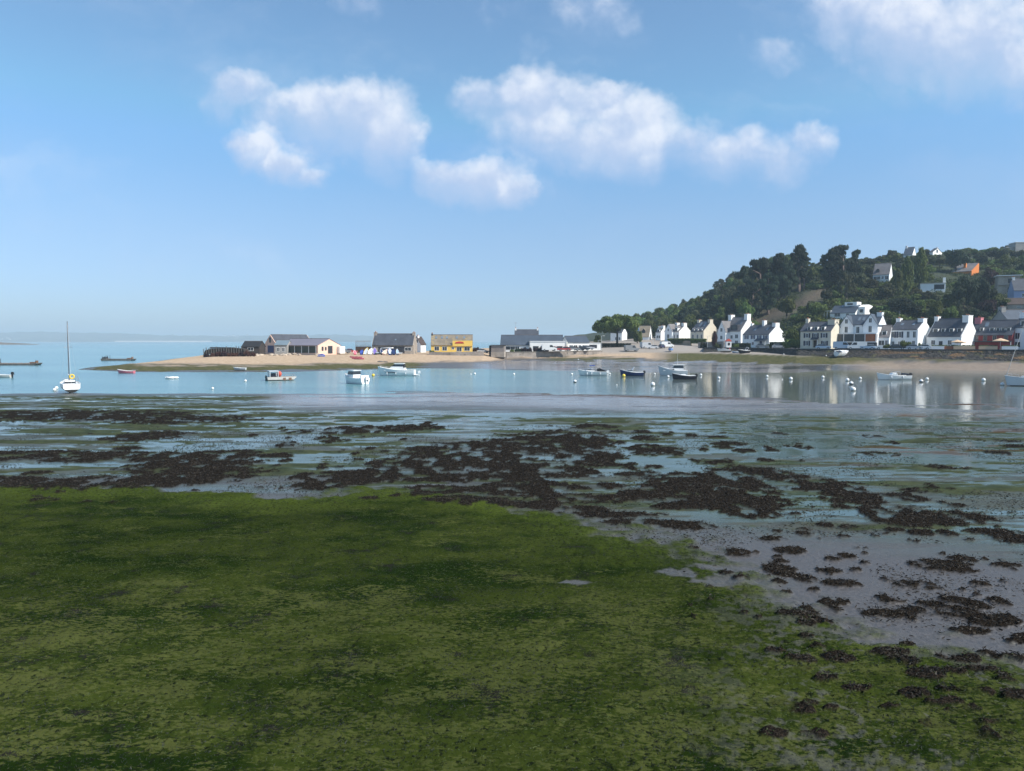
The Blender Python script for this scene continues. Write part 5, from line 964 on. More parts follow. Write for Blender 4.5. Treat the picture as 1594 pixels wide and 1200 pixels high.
for (px, py, Y, col, van, hd, l) in [(855, 546.2, 250.5, 'white', 1, 5, 'white van behind the harbour wall left of the red cars'), (867, 546.2, 251.5, 'red', 0, 4, 'red car behind the harbour wall, left of two'), (878, 546.2, 252.5, 'red', 0, 184, 'dark red car behind the harbour wall, right of two'),
    (893, 545.6, 257, 'grey', 0, 5, 'grey car before the blue-roofed house'), (909, 545.3, 259, 'dark', 0, 5, 'dark car at the end of the harbour wall row'), (916, 544.2, 262, 'silver', 0, 5, 'silver car near the lamp post by the oak'),
    (983, 546.6, 262, 'grey', 1, 12, 'grey pick-up van standing on the slipway under the oak'), (1016, 542.6, 292, 'white', 0, 170, 'white estate car parked above the slipway'), (1007, 541.6, 300, 'silver', 1, 20, 'pale camper van behind the white estate car'), (1038, 540.4, 312, 'white', 1, 10, 'white van parked beside the sandy garden wall'), (1029, 541.5, 305, 'navy', 0, 100, 'dark blue-green car beside the white van'),
    (752, 549.6, 250, 'silver', 0, 10, 'silver car by the right end of the yard wall'), (748, 549, 256, 'dark', 0, 20, 'dark car behind the silver one beside the yellow house'), (537, 549.5, 250, 'grey', 0, 10, 'grey car beside the white lean-to of the peach shed'), (547, 549.6, 252, 'red', 0, 15, 'red car between the sheds and the beached dinghies')]:
    vehicle('parked_van' if van else 'parked_car', l, 'van' if van else 'car', on_ground(px, py+.6, .06) if 925 < px < 1100 else yp(px, py, Y), hd, col, bool(van), 'vehicles parked on the spit and slipway')

# ---------------------------------------------------------------- quayside furniture, posts, fence
umbm = pm('beige_canvas', (.62, .44, .28), .85, .06)
def parasol(px, back, l, s=1.0):
    t = thing('parasol', l, 'parasol', q_at(px, back), 0, 'beige terrace parasols'); m = MB(); m.tube((0, 0, 0), (0, 0, 2.5*s), .04, n=6); m.build('pole', gel_g, t); m = MB(); k = 10
    m.v += [(0, 0, 2.75*s)]+[(1.6*s*math.cos(2*math.pi*i/k), 1.6*s*math.sin(2*math.pi*i/k), 2.15*s) for i in range(k)]+[(1.55*s*math.cos(2*math.pi*i/k), 1.55*s*math.sin(2*math.pi*i/k), 1.98*s) for i in range(k)]
    for i in range(k): m.f += [(0, 1+i, 1+(i+1) % k), (1+i, 1+k+i, 1+k+(i+1) % k, 1+(i+1) % k)]; m.mi += [0, 0]
    m.build('canopy', umbm, t); m = MB(); m.tube((0, 0, 0), (0, 0, .12), .35, n=10); m.build('base', concrete, t)
parasol(1489, 3.0, 'beige parasol in front of the mansard house terrace'); parasol(1556, 2.6, 'wide beige parasol at the red restaurant', 1.15); parasol(1494, 4.2, 'second beige parasol half behind the terrace one', .9)
def counter(px, back, w, l, mat, h=1.0):
    t = thing('terrace_planter', l, 'planter', q_at(px, back), R(-22)); m = MB(); m.box(-w/2, w/2, -.3, .3, 0, h); m.build('box', mat, t)
    m = MB(); rr = random.Random(px); k_ = int(w*5); m.v = [(-w/2+w*i/k_, y, h+z*rr.uniform(.5, 1.5)) for i in range(k_+1) for y, z in ((-.27, .02), (-.2, .25), (.2, .25), (.27, .02))]; m.f = [(4*i+q, 4*i+4+q, 4*i+5+q, 4*i+1+q) for i in range(k_) for q in range(3)]; m.mi = [0]*len(m.f); m.build('plants', pm('planter_leaves', (.05, .065, .02), .9, .4, 3), t)
counter(1500, 1.8, 5.0, 'long pale terrace screen below the mansard house parasols', umbm); counter(1537, 1.8, 4.2, 'pale wooden terrace screen of the red restaurant', umbm); counter(1571, 1.8, 3.6, 'white terrace screen right of the wide parasol', wframe); counter(1459, 2.2, 3.0, 'white garden wall planter by the mansard house door', wframe); counter(1474, 2.4, 3.2, 'dark terrace planter with red flowers before the mansard house', terr)
t = thing('kiosk', 'small white kiosk with red top beside the beached yacht on the quay', 'kiosk', q_at(1133, 4)); m = MB(); m.box(-.9, .9, -.9, .9, 0, 2.3); m.build('wall', wframe, t); m = MB(); m.prism_y([(-1.1, 2.303), (1.1, 2.303), (0, 3.2)], -1.0, 1.0); m.build('roof', redp, t); m = MB(); m.box(-.4, .4, -.95, -.89, .9, 1.8); m.build('hatch', dframe, t)
def lamp(px, py, Y, h, l):
    t = thing('street_lamp', l, 'street lamp', yp(px, py, Y)); m = MB(); m.tube((0, 0, -.3), (0, 0, h), .07, .05, n=7); m.build('post', gel_g, t); m = MB(); m.tube((0, 0, h), (.7, -.2, h+.1), .04, n=6); m.build('arm', gel_g, t); m = MB(); m.ball((.85, -.25, h+.06), .3, .16, .09, n=8, m=5); m.build('lamp_head', lampm, t)
lamp(936, 545.5, 264, 5.2, 'thin grey street lamp at the end of the harbour wall'); lamp(931, 545, 272, 3.6, 'shorter post left of the lamp by the oak'); lamp(1101, 545, 262, 5.0, 'grey street lamp above the beginning of the sea wall'); lamp(1017, 541, 310, 4.5, 'slim street lamp before the steep little white house')
t = thing('mesh_fence', 'rusty railing fence left of the long slate house', 'fence', yp(565, 549, 262), 0); m = MB(); [m.box(x-.04, x+.04, -.04, .04, 0, 4.2) for x in np.linspace(-2.6, 2.6, 14)]; [m.box(-2.6, 2.6, -.03, .03, z, z+.08) for z in (1.2, 2.6, 4.1)]; m.build('railings', grime, t); m = MB(); m.box(-2.6, 2.6, .2, 2.0, 0, 2.2); m.build('stacked_gear', pm('dark_gear', (.05, .035, .03), .9, .5, 2), t)
t = thing('oyster_barge_wreck', 'dark weathered timber jetty hulk at the seaward end of the spit', 'hulk', yp(352, 551, 232), R(-3)); m = MB(); m.prism_y([(-6.5, 0), (6.5, 0), (6.6, 1.6), (3, 1.9), (-4, 1.7), (-6.0, 1.2)], -1.5, 1.5); m.build('hull', darkwood, t); m = MB(); [m.box(x-.09, x+.09, -1.7, -1.52, -.5, random.uniform(1.6, 2.6)) for x in np.linspace(-6.4, 6.4, 17)]; m.build('stakes', bargem, t); m = MB(); m.prism_y([(-5, 1.72), (3, 1.85), (2.4, 2.1), (-4.4, 2.2)], -1.2, 1.2); m.build('tarpaulin', pm('grey_felt', (.07, .075, .08), .8, .3), t)
boul = pm('pale_boulder', (.42, .34, .26), .9, .3, 1.5); rr = random.Random(9)
for i in range(34):
    px = rr.uniform(368, 495); py = 553.2+rr.uniform(-1.2, 1.0)-(px-368)*.004; p = on_ground(px, py, .1); r = rr.uniform(.3, .8)
    m = MB(); m.ball((0, 0, 0), r*1.4, r, r*.7, n=8, m=5); m.v = [(x*rr.uniform(.8, 1.2), y*rr.uniform(.8, 1.2), z*rr.uniform(.8, 1.2)) for x, y, z in m.v]
    o = m.build('boulder', boul, None, False, p, rr.uniform(0, 3)); tag(o, 'pale boulder in the loose row along the top of the beach before the oyster sheds', 'boulder', 'boulders along the top of the beach')
# ---------------------------------------------------------------- trees and shrubs
def leafmat(name, lo, hi, bright):
    m = bpy.data.materials.new(name); m.use_nodes = True; n = NT(m.node_tree); B = n.n['Principled BSDF']
    tc = n.node('ShaderNodeTexCoord').outputs['Object']; oi = n.node('ShaderNodeObjectInfo')
    f = n.ramp(n.noise(tc, 3.2, 4.0, .65), .36, .66); c = n.mix(f, lo, hi)
    c = n.mix(n.ramp(n.noise(tc, 11.0, 2.0), .58, .72), c, bright)
    hs = n.node('ShaderNodeHueSaturation', ins={0: n.math('MULTIPLY_ADD', oi.outputs['Random'], .05, .475), 1: .95, 2: n.math('MULTIPLY_ADD', oi.outputs['Random'], .9, .62)}); n.l.new(c, hs.inputs['Color'])
    n.l.new(hs.outputs[0], B.inputs['Base Color']); B.inputs['Roughness'].default_value = .75; B.inputs['Specular IOR Level'].default_value = .25
    tl = n.node('ShaderNodeBsdfTranslucent'); n.l.new(hs.outputs[0], tl.inputs[0]); mx = n.node('ShaderNodeMixShader', ins={0: .3, 1: B.outputs[0], 2: tl.outputs[0]}); n.l.new(mx.outputs[0], n.n['Material Output'].inputs[0])
    return m
LM = dict(broad=leafmat('leaf_green', (.050, .073, .014), (.12, .15, .030), (.19, .22, .048)), dark=leafmat('needle_dark', (.013, .024, .013), (.032, .050, .024), (.062, .085, .038)),
          bright=leafmat('leaf_bright', (.055, .09, .018), (.11, .155, .032), (.16, .20, .05)), olive=leafmat('leaf_olive', (.045, .05, .022), (.085, .09, .04), (.12, .12, .06)), plum=leafmat('leaf_plum', (.03, .014, .016), (.055, .025, .028), (.07, .035, .035)),
          yellowg=leafmat('leaf_yellow', (.10, .11, .015), (.19, .18, .03), (.26, .22, .04)), rust=leafmat('leaf_rust', (.06, .022, .014), (.12, .045, .028), (.15, .06, .04)))
bark = pm('bark', (.06, .048, .038), .95, .3, 3, .05); bark_p = pm('pine_bark', (.14, .10, .085), .95, .3, 3, .05)
def crown_mesh(kind, seed, nleaf):
    g = np.random.default_rng(seed)
    if kind == 'broad':
        k = 26; c = g.normal(size=(k, 3)); c /= np.linalg.norm(c, axis=1)[:, None]; c *= (.30+.40*g.random((k, 1))); c[:, 2] = c[:, 2]*.5+.53; rad = g.uniform(.20, .40, k); fl = np.ones(k)*.5; s = .085
    elif kind == 'wide':
        k = 34; a = g.uniform(0, 6.28, k); r = np.sqrt(g.random(k))*.80; c = np.stack([r*np.cos(a), r*np.sin(a), .30+.55*(1-r**2)*g.uniform(.5, 1, k)+.05*g.random(k)], 1); rad = g.uniform(.15, .28, k); fl = np.ones(k)*.55; s = .058
    elif kind == 'pine':
        k = 22; a = g.uniform(0, 6.28, k); z = np.linspace(.12, .93, k); r = (.30+.48*np.sin(np.pi*np.clip(z*.9, 0, 1)))*g.uniform(.3, 1.05, k)*(1-.5*(z > .9)); c = np.stack([r*np.cos(a), r*np.sin(a), z], 1); rad = g.uniform(.24, .40, k); fl = np.ones(k)*.17; s = .060
    elif kind == 'stone':      # umbrella-topped maritime pine
        k = 16; a = g.uniform(0, 6.28, k); z = np.concatenate([g.uniform(.60, .95, 11), g.uniform(.2, .6, 5)]); r = g.uniform(.1, .68, k)*(1-.35*(z > .85)); c = np.stack([r*np.cos(a), r*np.sin(a), z], 1); rad = g.uniform(.22, .40, k); fl = np.ones(k)*.17; s = .062
    elif kind == 'poplar':
        k = 24; z = np.linspace(.05, .94, k); a = g.uniform(0, 6.28, k); r = .42*np.sin(np.pi*np.clip(z*.85+.15, 0, 1))*g.random(k); c = np.stack([r*np.cos(a), r*np.sin(a), z], 1); rad = .18+.28*np.sin(np.pi*np.clip(z*.9+.1, 0, 1)); fl = np.ones(k)*.5; s = .085
    elif kind == 'sparse':
        k = 20; c = g.normal(size=(k, 3)); c /= np.linalg.norm(c, axis=1)[:, None]; c *= (.55+.35*g.random((k, 1))); c[:, 2] = c[:, 2]*.5+.5; rad = g.uniform(.12, .24, k); fl = np.ones(k)*.6; s = .07
    else:                      # shrub
        k = 18; a = g.uniform(0, 6.28, k); r = np.sqrt(g.random(k))*.7; c = np.stack([r*np.cos(a), r*np.sin(a), .15+.5*(1-r)*g.random(k)+.15*g.random(k)], 1); rad = g.uniform(.2, .38, k); fl = np.ones(k)*.75; s = .10
    w = rad**2; li = g.choice(k, nleaf, p=w/w.sum())
    d = g.normal(size=(nleaf, 3)); d /= np.linalg.norm(d, axis=1)[:, None]; rr_ = rad[li]*(.60+.45*g.random(nleaf))
    p = c[li]+d*rr_[:, None]*np.stack([np.ones(nleaf), np.ones(nleaf), fl[li]], 1)
    nrm = d+g.normal(size=(nleaf, 3))*.55+np.array([0, 0, .35]); nrm /= np.linalg.norm(nrm, axis=1)[:, None]
    t1 = np.cross(nrm, g.normal(size=(nleaf, 3))); t1 /= np.linalg.norm(t1, axis=1)[:, None]; t2 = np.cross(nrm, t1)
    sz = s*g.uniform(.6, 1.35, (nleaf, 1)); 
    q = np.stack([p-t1*sz*.9, p-t2*sz*.45, p+t1*sz*.9, p+t2*sz*.5], 1); q[:, 1] += nrm*sz*.18
    q[..., 2] = np.maximum(q[..., 2], 0)
    return q.reshape(-1, 3), np.arange(nleaf*4).reshape(-1, 4)
PROTO = {}
NL = dict(broad=3000, wide=9000, pine=6500, stone=3000, poplar=2200, sparse=1300, shrub=1300)
def crown_obj(kind, var, mat):
    key = (kind, var, mat)
    if key not in PROTO:
        v, f = crown_mesh(kind, hash((len(kind), ord(kind[0]), var)) % 9973, NL[kind]); o = np_mesh('crown', v, f, LM[mat], smooth=False); PROTO[key] = o; return o
    o = PROTO[key].copy(); COL.objects.link(o); return o
TR = {}
def trunk_obj(kind, var, mat):
    key = (kind, var)
    if key not in TR:
        rr = random.Random(var+100); m = MB(); x = y = 0; pts = [(0, 0, -.12)]
        for i in range(1, 6): x += rr.uniform(-.02, .02); y += rr.uniform(-.02, .02); pts.append((x, y, i/5))
        rad = [.045, .038, .032, .026, .020, .010]
        for i in range(5): m.tube(pts[i], pts[i+1], rad[i], rad[i+1], n=8)
        for i in range(7):
            a = rr.uniform(0, 6.28); k = rr.choice((2, 3, 3, 4)); p = pts[k]; L = rr.uniform(.16, .30); q = (p[0]+math.cos(a)*L, p[1]+math.sin(a)*L, p[2]+rr.uniform(.05, .2)); m.tube(p, q, .016, .006, n=6)
        o = m.build('trunk', mat, None, True); TR[key] = o; return o
    o = TR[key].copy(); COL.objects.link(o); return o
NT_ = [0]
KN = dict(broad='broadleaf_tree', wide='oak_tree', pine='cypress_tree', stone='pine_tree', poplar='poplar_tree', sparse='young_tree', shrub='shrub')
KL = dict(broad='rounded broadleaf tree', wide='wide spreading oak', pine='layered cypress', stone='tall pine with bare trunk', poplar='upright poplar', sparse='thin open tree', shrub='shrub')
ML = dict(broad='green', dark='dark green', bright='bright green', olive='olive green', plum='plum coloured', yellowg='yellow-green', rust='rust coloured')
used = {}
def tree(kind, mat, p, H, r, label=None, rot=None, crown0=None, group=None, ry=None):
    NT_[0] += 1; rr = random.Random(NT_[0]*7+1); var = rr.randrange({'wide': 1, 'poplar': 2, 'sparse': 2}.get(kind, 4))
    if label is None:
        px, py = to_px(p.x, p.y, p.z+H*.5); best = min(LAND, key=lambda l: ((l[0]-px)/1.4)**2+((l[1]+l[2])/2-py)**2); dx = px-best[0]; dy = py-(best[1]+best[2])/2
        rel = ('above' if dy < 0 else 'below') if abs(dy) > abs(dx)*.7 else ('left of' if dx < 0 else 'right of'); rel = 'behind' if rel == 'above' and abs(dy) < 22 else rel
        label = f'{ML[mat]} {KL[kind]} {rel} {best[3]}'; group = f'{KN[kind].replace("_", " ")}s {rel} {best[3]}'
    t = thing(KN[kind], label, 'shrub' if kind == 'shrub' else 'tree', p, rr.uniform(0, 6.28) if rot is None else rot, group)
    c0 = {'broad': .16, 'wide': .12, 'pine': .06, 'stone': .22, 'poplar': .06, 'sparse': .2, 'shrub': -.05}[kind] if crown0 is None else crown0
    c = crown_obj(kind, var, mat); c.parent = t; c.location = (0, 0, H*c0); c.scale = (r, ry or r, H*(1-c0))
    if kind != 'shrub':
        k = trunk_obj(kind, var, bark_p if kind in ('stone', 'pine') else bark); k.parent = t; k.scale = (H*.8, H*.8, H*.86)
    return t
def tree_px(kind, mat, px, base, top, hw, label=None, Y=None, **kw):
    p = hill_hit(px, base) if Y is None else yp(px, base, Y)
    return tree(kind, mat, p, (base-top)/FPX*p.y, hw/FPX*p.y, label, **kw)
# single trees one can tell apart
tree_px('wide', 'broad', 961, 541, 485, 39, 'wide dark oak spreading over the cars at the left end of the village', Y=318, rot=.6)
tree_px('broad', 'bright', 930, 544, 520, 8, 'small bright green tree at the left foot of the wide oak', Y=300)
tree_px('broad', 'broad', 992, 541, 512, 9, 'green tree between the wide oak and the tan-roofed house', Y=330)
tree_px('stone', 'dark', 1243, 456, 383, 19, 'tall umbrella pine with long bare trunk on the ridge', crown0=.20)
tree_px('stone', 'dark', 1252, 452, 398, 12, 'slimmer pine leaning beside the tall umbrella pine', crown0=.35)
tree_px('pine', 'dark', 1312, 448, 383, 30, 'big dark layered cypress on the skyline above the modern villa')
tree_px('pine', 'dark', 1290, 446, 392, 18, 'dark cypress at the left flank of the big layered one')
tree_px('pine', 'dark', 1334, 446, 390, 14, 'dark cypress at the right flank of the big layered one')
tree_px('sparse', 'olive', 1317, 472, 424, 15, 'grey-green spindly tree in front of the big layered cypress')
for (px, base, top, hw, l) in [(1208, 470, 394, 24, 'massive dark cypress left of the tall umbrella pine'), (1182, 482, 402, 24, 'massive dark cypress at the heart of the wood'), (1160, 492, 415, 20, 'dark cypress on the left edge of the dark grove'), (1222, 468, 400, 18, 'dark cypress leaning against the umbrella pine'), (1196, 490, 425, 20, 'lower dark cypress at the foot of the grove'), (1170, 500, 440, 19, 'lower dark cypress above the tall twin-chimneyed house')]:
    tree_px('pine', 'dark', px, base, top, hw, l)
tree_px('poplar', 'olive', 1135, 505, 462, 11, 'feathery olive conifer above the tall twin-chimneyed house')
tree_px('poplar', 'broad', 1432, 446, 388, 17, 'tall dark poplar right of the steep-roofed hillside house'); tree_px('poplar', 'broad', 1411, 458, 402, 15, 'ragged green poplar before the steep-roofed hillside house'); tree_px('poplar', 'broad', 1397, 462, 420, 11, 'shorter green poplar at the corner of the steep-roofed hillside house')
tree_px('broad', 'dark', 1503, 492, 431, 24, 'large dark rounded tree below the orange house, left half', ); tree_px('broad', 'dark', 1528, 490, 436, 20, 'large dark rounded tree below the orange house, right half'); tree_px('broad', 'dark', 1488, 426, 384, 20, 'dark round tree behind the roof of the orange house')
tree_px('broad', 'plum', 1540, 455, 418, 14, 'plum dark tree right of the orange house'); tree_px('broad', 'plum', 1535, 500, 462, 17, 'plum coloured tree above the red restaurant'); tree_px('shrub', 'plum', 1519, 505, 480, 14, 'plum coloured bush behind the mansard house chimney')
tree_px('broad', 'broad', 1457, 506, 470, 13, 'mid green tree behind the mansard house, left one'); tree_px('broad', 'broad', 1480, 506, 478, 14, 'mid green tree behind the mansard house, right one'); tree_px('sparse', 'olive', 1500, 502, 464, 16, 'grey-green feathery tree below the large dark one')
tree_px('broad', 'plum', 1030, 508, 488, 12, 'plum coloured tree behind the steep little white house')
tree_px('shrub', 'bright', 1233, 532, 503, 14, 'bright yellow-green bush beside the cream house', Y=238); tree_px('shrub', 'broad', 1231, 541, 522, 15, 'dark clipped bush under the bright one by the cream house', Y=232); tree_px('shrub', 'yellowg', 1277, 502, 492, 7, 'yellow flowering bush above the cream house')
tree_px('shrub', 'yellowg', 1427, 458, 446, 8, 'yellow-orange bush by the white garage wall'); tree_px('shrub', 'yellowg', 1548, 452, 440, 8, 'yellow flowering bush left of the flat-roofed house'); tree_px('shrub', 'rust', 1363, 424, 412, 8, 'rust red bush left of the steep-roofed hillside house')
tree_px('shrub', 'broad', 1380, 542, 533, 8, 'dark bush in front of the small annex', Y=208); tree_px('shrub', 'broad', 1411, 541, 526, 10, 'clipped dark hedge before the long pale house', Y=209); tree_px('shrub', 'broad', 1434, 541, 531, 5, 'small dark bush at the corner of the long pale house', Y=209)
tree_px('poplar', 'rust', 1112, 541, 516, 7, 'reddish cordyline palm before the cream gabled house', Y=280); tree_px('shrub', 'olive', 1097, 543, 526, 8, 'olive garden bush left of the reddish palm', Y=283); tree_px('shrub', 'broad', 1119, 543, 530, 9, 'green garden bush right of the reddish palm', Y=279); tree_px('shrub', 'broad', 1200, 541, 533, 9, 'low round bush before the white gable of the blue-shuttered cottage', Y=254); tree_px('shrub', 'broad', 1145, 541, 533, 8, 'low dark bush left of the blue-shuttered cottage', Y=257)
tree_px('shrub', 'bright', 672, 550.5, 542, 5, 'bright green bush at the left corner of the yellow house', Y=240); tree_px('shrub', 'plum', 741, 548, 536, 6, 'dark plum bush right of the yellow house', Y=252)
for i, (px, hw, top, mt) in enumerate([(797, 5, 541, 'broad'), (806, 6, 539, 'dark'), (815, 6, 537.5, 'plum'), (824, 6, 538, 'plum'), (834, 6, 538.5, 'plum'), (843, 6, 538, 'plum'), (851, 4, 540, 'plum')]):
    tree_px('shrub', mt, px, 548.5, top, hw, f'dark {ML[mt]} shrub in the clipped row on top of the harbour wall', Y=248.6+(px-797)*.09, group='shrubs on the harbour wall')
for i in range(9):
    px = 322+i*9; tree_px('shrub', 'rust' if i % 3 else 'plum', px, 557-i*.25, 546-(i % 4)*1.2, 6, 'rust coloured scrub bush along the timber hulk' if i % 3 else 'plum brown scrub bush along the timber hulk', Y=226, group='scrub bushes along the timber hulk' if i % 3 else 'darker scrub bushes along the timber hulk')
for (px, hw) in ((886, 5), (898, 5), (906, 4)): tree_px('shrub', 'rust', px, 545.5, 537.5, hw, 'reddish shrub under the windows of the blue-roofed house', Y=263, group='reddish shrubs before the blue-roofed house')
for (px, top) in ((915, 526), (925, 527), (905, 528)): tree_px('shrub', 'yellowg' if px == 925 else 'broad', px, 545, top, 8, f'{"yellow-green" if px == 925 else "green"} bush rising behind the blue-roofed house', Y=285 if px != 915 else 290, group='bushes behind the blue-roofed house' if px != 925 else 'yellow bush behind the blue-roofed house')
# hedges
def hedge(label, px0, px1, base, top, Y0, Y1, mat='broad', depth=1.6):
    A_, B_ = yp(px0, base, Y0), yp(px1, base, Y1); L = (B_-A_).length; h = (base-top)/FPX*Y0
    n_ = int(700+L*220); g = np.random.default_rng(int(px0)); p = np.stack([g.uniform(-L/2, L/2, n_), g.uniform(-depth/2, depth/2, n_), h*(1-g.random(n_)**2)+.12*np.sin(g.uniform(0, 60, n_))], 1)
    nm = g.normal(size=(n_, 3))+np.array([0, 0, .5]); nm /= np.linalg.norm(nm, axis=1)[:, None]; t1 = np.cross(nm, g.normal(size=(n_, 3))); t1 /= np.linalg.norm(t1, axis=1)[:, None]; t2 = np.cross(nm, t1); sz = g.uniform(.16, .32, (n_, 1))
    q = np.stack([p-t1*sz, p-t2*sz*.6, p+t1*sz, p+t2*sz*.6], 1)
    o = np_mesh('hedge', q.reshape(-1, 3), np.arange(n_*4).reshape(-1, 4), LM[mat], smooth=False); o.location = (A_+B_)/2; o.rotation_euler = (0, 0, math.atan2(B_.y-A_.y, B_.x-A_.x)); tag(o, label, 'hedge')
hedge('dark clipped hedge on top of the sandy garden wall', 1040, 1078, 534.5, 527.5, 319, 309, 'broad'); hedge('long dark hedge between the oak and the parked cars', 925, 982, 544.5, 535, 300, 296, 'dark'); hedge('low dark hedge along the quay right of the blue-shuttered cottage', 1200, 1248, 541, 533.5, 255, 236, 'dark'); hedge('dark hedge before the porch of the blue-shuttered cottage', 1133, 1168, 541.5, 535, 262, 258, 'dark')
hedge('low green hedge in the garden of the cream gabled house', 1076, 1098, 534, 528, 308, 300, 'bright')
# the wood and the scrub on the slope
SKYL = [(930,512),(985,491),(1010,486),(1050,470),(1085,461),(1110,443),(1150,421),(1180,406),(1220,397),(1240,394),(1265,412),(1300,400),(1340,404),(1362,398),(1385,390),(1400,396),(1425,388),(1450,394),(1478,390),(1500,385),(1540,387),(1565,384),(1585,383),(1600,376),(1900,372)]
def blocked(px, py0, py1, hw, Y):
    for (hx, hb, hr, nm, hY, xa, xb) in LAND:
        if px+hw > xa-1 and px-hw < xb+1:
            if Y < hY+5 and py1 > hr+1 and py0 < hb-5: return True
            if abs(Y-hY) < 7 and xa-2 < px < xb+2: return True
    return False
rr = random.Random(21); cnt = 0
for fr in (.02, .10, .18, .26, .34, .42, .50, .58, .66, .74, .82, .90, .96, 1.02, 1.10):
    px = 968+rr.uniform(0, 8)
    while px < 1625:
        yb, zb, yc, zc = [float(v) for v in hill_cols(px)]; Y = yb+(yc-yb)*(fr+rr.uniform(-.05, .05)); X = (px-797)/FPX*Y; z = float(hill_z(X, Y)); _, py = to_px(X, Y, z)
        wood = px < 1235; step = rr.uniform(15, 22) if wood else rr.uniform(11, 17)
        sk = float(np.interp(px, [a for a, _ in SKYL], [b for _, b in SKYL]))+rr.uniform(-3, 6)
        bl = float(np.interp(px, [1100, 1195, 1240, 1290, 1310], [520, 492, 478, 445, 436]))
        on_bare = 1188 < px < 1305 and abs(py-bl) < 15
        if wood:
            kind, mat = rr.choice([('broad', 'broad'), ('broad', 'broad'), ('broad', 'bright'), ('broad', 'dark'), ('pine', 'dark'), ('broad', 'olive')]) if px > 1095 else rr.choice([('broad', 'broad'), ('broad', 'broad'), ('broad', 'dark'), ('broad', 'olive'), ('broad', 'bright'), ('broad', 'bright') if fr > .6 else ('broad', 'broad')])
            if fr > .85 and 1050 < px < 1150: mat = rr.choice(['olive', 'broad', 'broad'])
            H = rr.uniform(8, 12.5); r = H*rr.uniform(.36, .50)
        else:
            kind, mat = rr.choice([('broad', 'broad'), ('shrub', 'broad'), ('shrub', 'bright'), ('shrub', 'olive'), ('broad', 'dark'), ('broad', 'olive'), ('shrub', 'broad'), ('shrub', 'bright')])
            if fr > .85: kind = rr.choice(['broad', 'broad', 'shrub'])
            H = rr.uniform(5, 8.5) if kind == 'broad' else rr.uniform(3.0, 5.0); r = H*(rr.uniform(.46, .60) if kind == 'broad' else rr.uniform(.85, 1.25))
        if fr > .98 and wood: H = max(6, (py-sk)/FPX*Y)
        top = py-H*FPX/Y
        if top < sk: H = max(2.2, (py-sk)*Y/FPX); top = sk; r = min(r, H*.8)
        hw = r*FPX/Y
        if not (on_bare and kind != 'shrub') and not (on_bare and rr.random() < .75) and not blocked(px, top, py, hw*.8, Y) and py < 531+(px > 1100)*6 and not (fr < .2 and 1180 < px < 1240 and kind != 'shrub'):
            tree(kind, mat, Vector((X, Y, z)), H, r, rot=rr.uniform(0, 6.28)); cnt += 1
        px += step*(1 if kind != 'shrub' else .8)
print('hill plants', cnt)

# ---------------------------------------------------------------- weed tufts on the flat (nobody could count them)
g = np.random.default_rng(77)
def sampler(M, y0, y1, n, wy=1.0):
    r0, r1 = np.searchsorted(Ys, y0), np.searchsorted(Ys, y1); c0, c1 = np.searchsorted(pxs, -38), np.searchsorted(pxs, 1634)
    area = (np.gradient(Ys)[:, None]*Ys[:, None])[r0:r1]*np.ones((1, c1-c0)); w_ = M[r0:r1, c0:c1]*area**wy; w_ = w_.ravel()/w_.sum()
    k = g.choice(w_.size, n, p=w_); i, j = k//(c1-c0)+r0, k % (c1-c0)+c0
    return GX[i, j]+g.normal(0, .02, n)*GY[i, j]*.06, GY[i, j]+g.normal(0, .05, n), GZ[i, j]
def tufts(name, xyz, size, up, mat, lay=.6, long=2.2):
    x, y, z = xyz; n_ = len(x); p = np.stack([x, y, z+up*g.random(n_)], 1); s_ = size*g.uniform(.5, 1.5, n_)[:, None]
    d = g.normal(size=(n_, 3)); d[:, 2] = np.abs(d[:, 2])*(1-lay)+.08; d /= np.linalg.norm(d, axis=1)[:, None]; sd = np.cross(d, g.normal(size=(n_, 3))); sd /= np.linalg.norm(sd, axis=1)[:, None]
    q = np.stack([p-sd*s_*.35, p+sd*s_*.35, p+d*s_*long*.6+sd*s_*.3, p+d*s_*long-sd*s_*.1], 1)
    o = np_mesh(name, q.reshape(-1, 3), np.arange(n_*4).reshape(-1, 4), mat, smooth=False); struct(o, 'stuff'); return o
wk = pm('bladderwrack', (.020, .016, .011), .62, .5, 6, col2=(.05, .039, .026), spec=.25); ag = pm('gutweed', (.030, .045, .009), .8, .4, 5, col2=(.06, .08, .02)); ad = pm('dark_gutweed', (.012, .018, .007), .7, .4, 5)
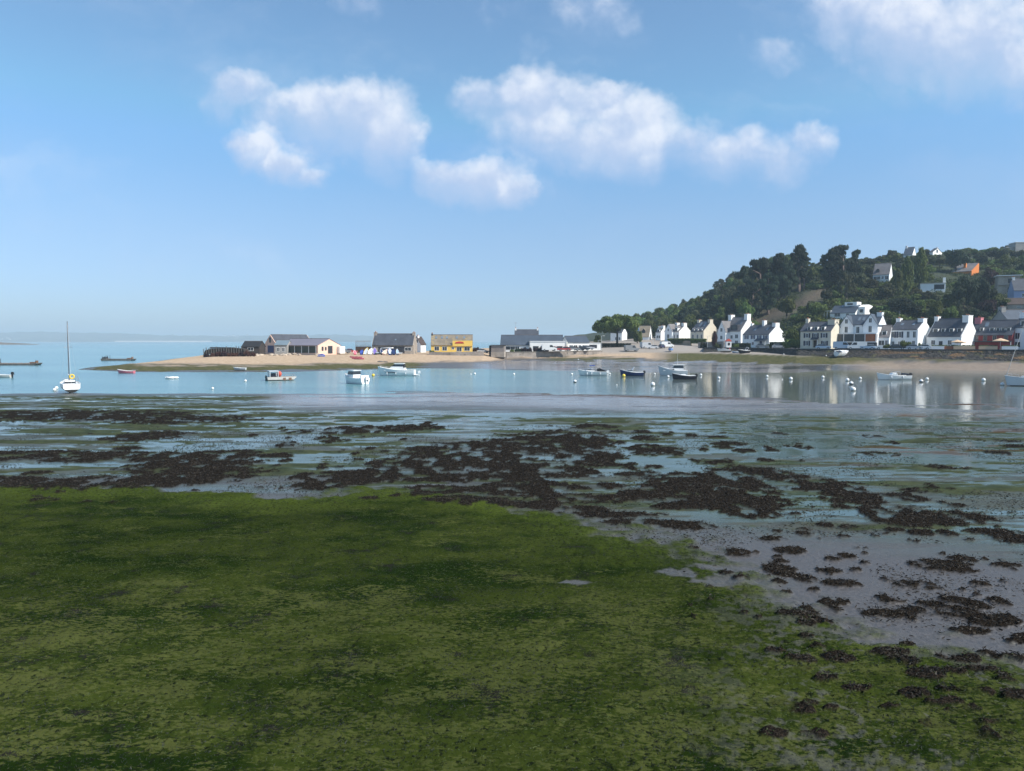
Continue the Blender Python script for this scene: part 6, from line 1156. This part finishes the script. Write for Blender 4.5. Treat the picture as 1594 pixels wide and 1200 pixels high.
# undergrowth over the whole slope: brambles, bracken and gorse that merge into one cover
k = 26000; hu = g.uniform(0, 1, k); pxx = 960+hu*660; yb_, zb_, yc_, zc_ = hill_cols(pxx); yy_ = yb_+(yc_-yb_)*g.uniform(.0, 1.15, k); xx_ = (pxx-797)/FPX*yy_; zz_ = hill_z(xx_, yy_); pyy = 531-(zz_-7)/yy_*FPX
keep = (~((np.abs(pyy-np.interp(pxx, [1100, 1195, 1240, 1290, 1310], [520, 492, 478, 445, 436])) < 12) & (pxx > 1180) & (pxx < 1300))) & (fbm(xx_*.06, yy_*.06, 3, 421) > .40); xx_, yy_, zz_ = xx_[keep], yy_[keep], zz_[keep]; cl = 9
cx_ = np.repeat(xx_, cl); cy_ = np.repeat(yy_, cl); cz_ = np.repeat(zz_, cl); m_ = len(cx_); p = np.stack([cx_+g.normal(0, .7, m_), cy_+g.normal(0, .7, m_), cz_+g.uniform(0, 1.5, m_)*np.repeat(g.uniform(.3, 1, len(xx_)), cl)], 1)
nm = g.normal(size=(m_, 3))+np.array([0, 0, .7]); nm /= np.linalg.norm(nm, axis=1)[:, None]; t1 = np.cross(nm, g.normal(size=(m_, 3))); t1 /= np.linalg.norm(t1, axis=1)[:, None]; t2 = np.cross(nm, t1); sz = g.uniform(.22, .5, (m_, 1))
q = np.stack([p-t1*sz, p-t2*sz*.6, p+t1*sz, p+t2*sz*.6], 1)
um = leafmat('leaf_undergrowth', (.03, .045, .014), (.075, .095, .03), (.12, .11, .045))
struct(np_mesh('undergrowth', q.reshape(-1, 3), np.arange(m_*4).reshape(-1, 4), um, smooth=False), 'stuff')
tufts('seaweed', sampler((WEEDM > .5)*1.0, 13, 100, 130000, .8), .030, .035, wk, .8, 2.0)
pat = sst(.47, .6, fbm(GX*.45, GY*.8, 5, 401, .6))*(ALG > .6)
tufts('dark_gutweed_tufts', sampler(pat, 9, 36, 48000, .75), .016, .0, ad, .6, 2.4)
tufts('gutweed_tufts', sampler(((1-pat)*(ALG > .5)), 9, 36, 50000, .75), .018, .0, ag, .85, 2.2)
strays = (ALG < .5)*(WEEDM < .3)*(GY < 60)*(sst(.5, .62, fbm(GX*.35, GY*.35, 3, 409)))
tufts('stray_weed', sampler(strays, 16, 60, 22000, .8), .036, .0, wk, .8)

# ---------------------------------------------------------------- the air
hz = bpy.data.materials.new('haze_air'); hz.use_nodes = True; nt = hz.node_tree; nt.nodes.clear()
vol = nt.nodes.new('ShaderNodeVolumePrincipled'); vol.inputs['Color'].default_value = (.68, .88, 1.0, 1); vol.inputs['Density'].default_value = 2.0e-4; vol.inputs['Anisotropy'].default_value = 0.0
out = nt.nodes.new('ShaderNodeOutputMaterial'); nt.links.new(vol.outputs[0], out.inputs['Volume'])
m = MB(); m.box(-13800, 13800, -60, 14000, -5, 142); o = m.build('haze', hz); struct(o, 'stuff')
